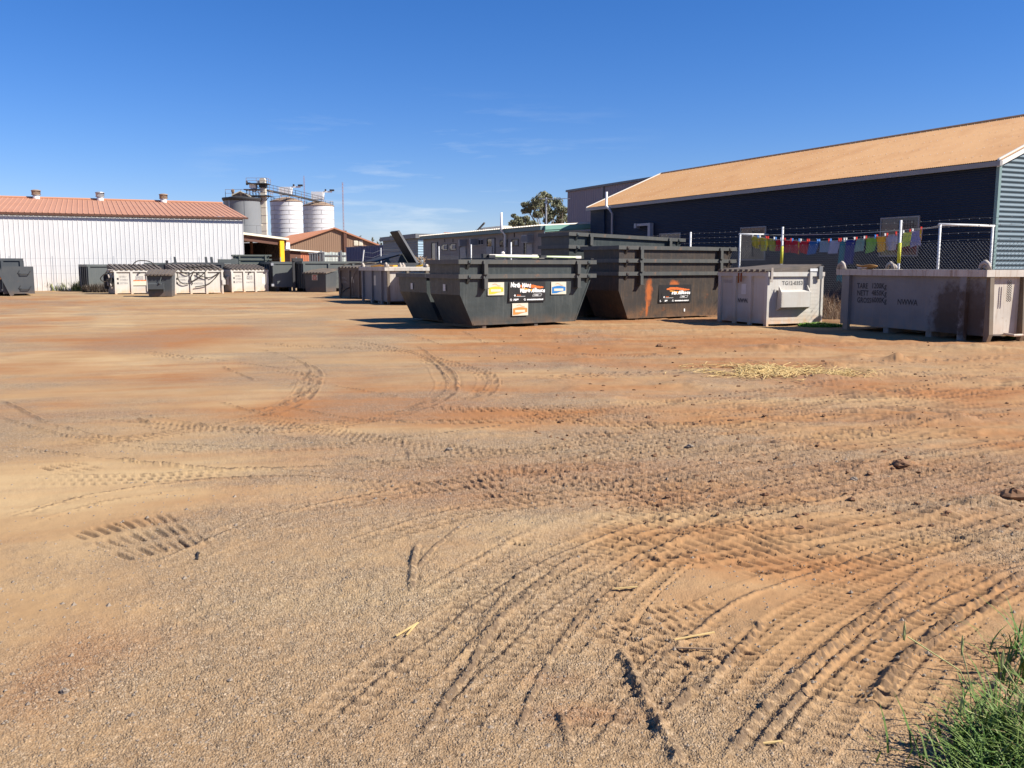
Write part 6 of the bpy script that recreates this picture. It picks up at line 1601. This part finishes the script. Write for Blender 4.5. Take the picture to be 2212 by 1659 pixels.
def gum(px, py_top, Y, wpx, label, seed, nl, size, leafm='leaf', bare=.45, cat='tree', nm='gum_tree', lean=0):
    top = at(px, py_top, Y); rg = random.Random(seed); rad = wpx / FD * Y / 2; H = top.z
    t = thing(nm, label, cat, (top.x, top.y, 0), 'trees behind the yard')
    tr = MB(); cl = []
    b0 = H * bare
    tr.tube([(0, 0, -.2), (.1 * lean, 0, b0 * .6), (.3 * lean, 0, b0)], [H * .025, H * .02, H * .017], 8)
    nb = 13
    for k in range(nb):
        an_ = k * 2.4 + rg.uniform(-.4, .4); rr_ = rad * rg.uniform(.35, .92); zz = H * (1 - .42 * (rr_ / rad) ** 1.5) * rg.uniform(.80, .98)
        if k == 0: rr_ = rad * .15; zz = H * .95
        e_ = Vector((math.cos(an_) * rr_, math.sin(an_) * rr_, zz)); s_ = Vector((.3 * lean, 0, b0 * rg.uniform(.8, 1)))
        md = s_.lerp(e_, .5) + Vector((rg.uniform(-.1, .1) * rad, rg.uniform(-.1, .1) * rad, .06 * H))
        tr.tube([s_, md, e_], [H * .011, H * .007, H * .003], 5)
        for j in range(8):
            c_ = s_.lerp(e_, rg.uniform(.5, 1.08)) + Vector((rg.uniform(-.34, .34), rg.uniform(-.34, .34), rg.uniform(-.22, .12))) * rad * .8
            cl.append((*c_, rad * rg.uniform(.07, .19)))
            tr.tube([md.lerp(e_, .4), c_], [H * .004, H * .0015], 4)
    tr.build('trunk', M['bark'], t)
    leaf_mesh(cl, nl, size, seed, 1).build('crown', M[leafm], t)
    return t
def gum_at(Y, px0, cl_px, label, seed, nl, size):
    base = at(px0, 560, Y); rg = random.Random(seed); t = thing('gum_tree', label, 'tree', (base.x, base.y, 0), 'trees behind the yard')
    tr = MB(); cl = []; H = max(at(c[0], c[1], Y).z for c in cl_px)
    fork = Vector((0, 0, H * .42)); tr.tube([(0, 0, -.2), (.15, .1, H * .22), fork], [.26, .22, .19], 8)
    for c in cl_px:
        q = at(c[0], c[1], Y) - base; q.z = at(c[0], c[1], Y).z; q = Vector((q.x, rg.uniform(-.9, .9) * 1.4, q.z)); r_ = c[2] / FD * Y
        md = fork.lerp(q, .5) + Vector((rg.uniform(-.3, .3), rg.uniform(-.3, .3), .25)); tr.tube([fork, md, q], [.11, .07, .02], 5)
        for k in range(6):
            o_ = Vector((rg.uniform(-1, 1), rg.uniform(-1, 1), rg.uniform(-.8, .7))) * r_ * .8; tr.tube([md.lerp(q, .6), q + o_], [.03, .008], 4)
            cl.append((*(q + o_), r_ * rg.uniform(.4, .95)))
    tr.build('trunk', M['bark'], t); leaf_mesh(cl, nl, size, seed, 1, .8).build('crown', M['leaf'], t)
gum_at(112, 1183, [(1165, 434, 15), (1150, 441, 13), (1184, 428, 14), (1201, 441, 14), (1216, 456, 11), (1139, 452, 9), (1176, 450, 14), (1196, 461, 13), (1213, 473, 12), (1160, 463, 8), (1182, 474, 10), (1204, 484, 12), (1134, 441, 6), (1222, 490, 10)], 'tall open gum tree rising behind the cabin roof', 21, 13000, .15)
gum_at(104, 1132, [(1107, 482, 8), (1121, 476, 9), (1138, 477, 10), (1150, 485, 9), (1111, 466, 4), (1163, 490, 8), (1128, 490, 10), (1105, 494, 7)], 'low bushy gum tree left of the tall one', 8, 6000, .13)
gum(1212, 452, 110, 44, 'small gum tree crowding the mauve wall', 18, 2400, .14, bare=.2)
gum((1060 + 425 * .2049) * .6777, (720 + 128 * .2049) * .6777, 190, 26, 'small far tree showing over the tan shed roof', 5, 700, .28, 'leaf_far', .3)
gum((1060 + 615 * .2049) * .6777, (720 + 140 * .2049) * .6777, 190, 15, 'left of two pale far trees over the navy shed', 6, 700, .26, 'leaf_far', .3)
gum((1060 + 727 * .2049) * .6777, (720 + 138 * .2049) * .6777, 185, 17, 'right of two pale far trees over the navy shed', 7, 900, .26, 'leaf_far', .3)
gum((1060 + 950 * .2049) * .6777, (720 + 92 * .2049) * .6777, 180, 22, 'far tree peeping past the raised bin lid', 9, 700, .26, 'leaf', .3)
gum((1320 + 968 * .1989) * .6777, (690 + 198 * .1989) * .6777, 150, 14, 'tiny far tree over the cabin roof', 10, 400, .22, 'leaf_far', .3)
# far red roofs above the cabin
for (x0, x1, yt, Y, lab) in ((907, 975, 507, 92, 'low red roofed house beyond the cabin far end'), (964, 1012, 500, 120, 'small red roofed house peeping over the cabin roof')):
    a, b = at(x0, yt, Y), at(x1, yt, Y); w_ = b.x - a.x; fr = Fr(a.x, a.y, 80, 0)
    t = thing('far_house', lab, 'house', fr); MB().box(.3, w_ - .3, .3, 6, 0, a.z - .9).build('wall', M['cabin'], t)
    MB().prism([(-.2, a.z - .95), (6.6, a.z - .95), (3.2, a.z)], 0, w_, 'x').build('roof', M['red_roof'], t)

def blades(n, cx, cy, rx, ry, h0, h1, seed, w=.006, lean=.5, zf=None, lean_dir=None):
    g = np.random.default_rng(seed); m = MB()
    for i in range(n):
        a = g.random() * 6.283; r = math.sqrt(g.random()); x, y = cx + rx * r * math.cos(a), cy + ry * r * math.sin(a)
        z = zf(x, y) if zf else 0.0
        h = h0 + (h1 - h0) * g.random() * (1.1 - .5 * r); ad = g.random() * 6.283 if lean_dir is None else lean_dir + g.normal() * .7
        bend = lean * h * (.3 + g.random()); dx, dy = math.cos(ad), math.sin(ad); px_, py_ = -dy, dx; b = len(m.v)
        for k, (u, ww) in enumerate(((0, 1), (.35, .9), (.7, .65))):
            ox = dx * bend * u * u; oy = dy * bend * u * u; oz = z + h * (u - .25 * u * u * lean)
            m.v += [(x + ox - px_ * w * ww, y + oy - py_ * w * ww, oz), (x + ox + px_ * w * ww, y + oy + py_ * w * ww, oz)]
        m.v.append((x + dx * bend, y + dy * bend, z + h * (1 - .25 * lean)))
        m.f += [(b, b+1, b+3, b+2), (b+2, b+3, b+5, b+4), (b+4, b+5, b+6)]
    return m
def stuff(m, nm, mm_, label, cat): return tagit(m.build(nm, M[mm_], None), label, cat, kind='stuff')
g1 = blades(3000, 2.02, 2.66, .60, .42, .08, .27, 1, .0036, 1.0, gz)
for a in ((2.25, 2.62, .4, .3, 1100), (2.62, 3.25, .42, .40, 900), (1.62, 2.60, .30, .16, 220), (1.9, 3.0, .35, .25, 120), (1.5, 2.75, .3, .25, 60), (1.92, 2.78, .36, .26, 640), (2.2, 3.3, .3, .5, 200)):
    q = blades(a[4], a[0], a[1], a[2], a[3], .06, .34 if a[4] == 1100 else .40 if a[4] in (640, 200) else .26, int(a[0] * 100), .004, .9, gz); g1.add(q.v, q.f)
gd = blades(420, 1.98, 2.7, .62, .42, .05, .26, 91, .0032, 1.3, gz); stuff(gd, 'dead_grass', 'dry', 'dry stalks among the grass in the lower right corner', 'dry grass')
stuff(g1, 'grass', 'grass', 'rough green grass tuft in the lower right corner', 'grass')
m = MB(); rg = random.Random(3)
for i in range(26):
    x, y = 2.02 + rg.uniform(-.35, .5), 2.75 + rg.uniform(-.35, .5); z = gz(x, y); h = rg.uniform(.14, .26); dx, dy = rg.uniform(-.28, .12), rg.uniform(-.15, .15)
    m.tube([(x, y, z), (x + dx * .3, y + dy * .3, z + h * .6), (x + dx, y + dy, z + h)], .0022, 4, False)
    m.blob((x + dx * 1.05, y + dy, z + h + .02), .006, .006, .035, i, 6, 5, .3)
stuff(m, 'seed_heads', 'seed', 'thin grass stems with seed heads in the lower right corner', 'grass')
# weeds at the foot of the white shed
for px, Y, n, nm, mm_, lab, hh_ in ((118, 63.0, 420, 'weed', 'weed', 'yellow green weed clump beside the bin marked K', 1.0), (183, 62.6, 520, 'weed', 'weed', 'yellow green weed clump before the dark scrub', 1.1)):
    p = at(px, 600, Y); m = blades(n, p.x, p.y, 1.0, .6, .3, hh_, n, .02, .5, gz)
    tagit(m.build(nm, M[mm_], None), lab, 'weed', 'weed clumps by the white shed')
p = at(218, 612, 58.6); m = blades(900, p.x, p.y, 1.25, .5, .25, .85, 77, .016, .6, gz); tagit(m.build('scrub_bush', M['weed_dark'], None), 'low dark scrub beside the ribbed hook bin', 'bush')
# dry bush by the cabin
p = at((1060 + 1450 * .2049) * .6777, 560, 50); m = blades(520, p.x, p.y, .55, .4, .8, 2.5, 5, .012, .25, gz)
m2 = leaf_mesh([(p.x - .35, p.y, 2.0, .5), (p.x + .35, p.y, 1.8, .5), (p.x, p.y, 1.4, .6)], 900, .05, 5, 1); m.add(m2.v, m2.f)
tagit(m.build('dry_bush', M['dry'], None), 'dead brown bush beside the raised bin lid', 'bush')
# weeds and dry stalks by the numbered bin
p = gp(1790, 690); m = blades(900, p.x + .1, p.y + .6, .9, .55, .2, 1.3, 6, .007, .7, gz); stuff(m, 'dry_grass', 'dry', 'dry brown stalks behind the numbered bin', 'dry grass')
p = gp(1770, 704); m = blades(1300, p.x, p.y - .1, .62, .38, .05, .17, 8, .012, 1.2, gz); stuff(m, 'green_weeds', 'weed_green', 'bright green weeds between numbered bin and large grey bin', 'weed')
p = fU.loc((4.6, 1.9, 0)); m = blades(900, p.x, p.y, .8, .6, .08, .35, 9, .008, .9, gz); stuff(m, 'green_weeds', 'grass', 'dark green weeds at the right end of large grey bin', 'weed')
p = gp(1600, 672); m = blades(500, p.x - .6, p.y + 1.5, .9, .5, .2, .9, 14, .008, .8, gz); stuff(m, 'dry_grass', 'dry', 'dry grass showing between rusty skip and numbered bin', 'dry grass')

# straw, clods and loose stones
def sticks(n, cx, cy, rx, ry, L, seed, w=.003):
    g = random.Random(seed); m = MB()
    for i in range(n):
        a = g.uniform(0, 6.283); r = abs(g.gauss(0, .55)); x, y = cx + rx * r * math.cos(a), cy + ry * r * math.sin(a); an_ = g.uniform(0, 3.14); l = L * g.uniform(.4, 1.2)
        if fbm(np.array([x * 2.6]), np.array([y * 2.0]), 3)[0] < .40: continue
        z = gz(x, y) + g.uniform(.004, .03); d = Vector((math.cos(an_), math.sin(an_), g.uniform(-.1, .22))) * l / 2; c_ = Vector((x, y, z + abs(d.z)))
        m.beam(c_ - d, c_ + d, w * 2, w)
    return m
p = gp(1655, 804); stuff(sticks(2300, p.x, p.y, .98, .78, .24, 2, .005), 'straw', 'straw', 'patch of scattered yellow straw on the dirt', 'straw')
p = gp(1800, 810); stuff(sticks(420, p.x, p.y, .55, .40, .24, 3, .004), 'straw', 'straw', 'thinner patch of straw right of the main one', 'straw')
for i, (px, py, an_, L_, lab) in enumerate(((880, 1368, 1.0, .16, 'pale straw stalk lying on gravel in the lower middle'), (1500, 1382, .3, .2, 'pale straw stalk inside the lower tyre tread print'), (1352, 1283, .1, .12, 'short straw stalk above the tread print'),
                                      (2085, 1295, .5, .14, 'straw stalk between the curved ruts at right'), (1660, 1615, .1, .1, 'short straw stalk near the bottom ruts'), (1500, 1405, -.2, .16, 'dark twig like stalk at the apex of the ruts'))):
    p = gp(px, py); z = gz(p.x, p.y) + .012; o = MB()
    dv = Vector((math.cos(an_), math.sin(an_), .05)) * L_ / 2
    o.beam(Vector((0, 0, 0)) - dv, dv, .008, .005)
    if i == 0:
        dv2 = Vector((math.cos(1.3), math.sin(1.3), .05)) * L_ * .4; o.beam(Vector((.02, 0, 0)) - dv2, Vector((.02, 0, .0)) + dv2, .007, .005)
    oo = o.build('straw_stalk', M['straw'] if i != 5 else M['dry'], None); oo.location = (p.x, p.y, z); tagit(oo, lab, 'straw stalk', 'loose straw stalks')
p = gp(425, 1215); o = MB().tube([(0, 0, .008), (-.012, .05, .010), (-.03, .10, .012)], [.008, .007, .006], 6).blob((-.03, .105, .012), .012, .012, .009, 2).build('twig', M['hose'], None); o.location = (p.x, p.y, gz(p.x, p.y)); tagit(o, 'small black twig lying on sand at lower left', 'twig')
g = random.Random(12); m = MB()
for i in range(4500):
    y = 2.45 / (1 - g.random() * .72); x = g.uniform(-.64, .66) * y; s = g.uniform(.002, .0055) * (1.8 if g.random() < .06 else 1) * (1 + .15 * y)
    if fbm(np.array([x * .9]), np.array([y * .9]), 3)[0] < .42 and g.random() < .75: continue
    z = gz(x, y); b = len(m.v); q = [g.uniform(.7, 1.3) for _ in range(6)]
    m.v += [(x + s*q[0], y, z), (x, y + s*q[1], z), (x - s*q[2], y, z), (x, y - s*q[3], z), (x + s*.2, y + s*.1, z + s*.8*q[4])]
    m.f += [(b, b+1, b+4), (b+1, b+2, b+4), (b+2, b+3, b+4), (b+3, b, b+4)]
stuff(m, 'loose_stones', 'stone', 'small loose stones scattered over the near gravel', 'gravel')
m = MB()
for i in range(520):
    y = 5.5 / (1 - g.random() * .76); x = g.uniform(-.1, .62) * y + 1.0; s = g.uniform(.008, .026) * (.6 + .02 * y) * (1.5 if g.random() < .1 else 1)
    m.blob((x, y, gz(x, y) + s * .25), s * g.uniform(.8, 1.7), s * g.uniform(.7, 1.3), s * .6, i, 6, 4, .3)
stuff(m, 'earth_clods', 'clod', 'crumbled earth clods over the right side of the yard', 'clods')
for px, py, s, lab in ((1425, 748, .13, 'dark clod in the dirt before the rusty skip stack'), (1490, 967, .06, 'small dark stone amid the tread marks'), (1945, 1008, .12, 'brown clod on the right amid tread marks'), (970, 970, .06, 'dark stone on the gravel in mid yard'),
                       (2185, 1090, .14, 'earth lump at the right edge of the yard'), (1845, 1040, .05, 'grey stone right of the middle treads'), (140, 1497, .03, 'dark pebble on the sand at lower left')):
    p = gp(px, py); o = MB().blob((0, 0, s * .15), s * .6, s * .5, s * .33, int(px), 9, 6, .25).build('clod', M['clod'] if s > .06 else M['stone'], None); o.location = (p.x, p.y, gz(p.x, p.y)); tagit(o, lab, 'clod', 'single clods and stones')
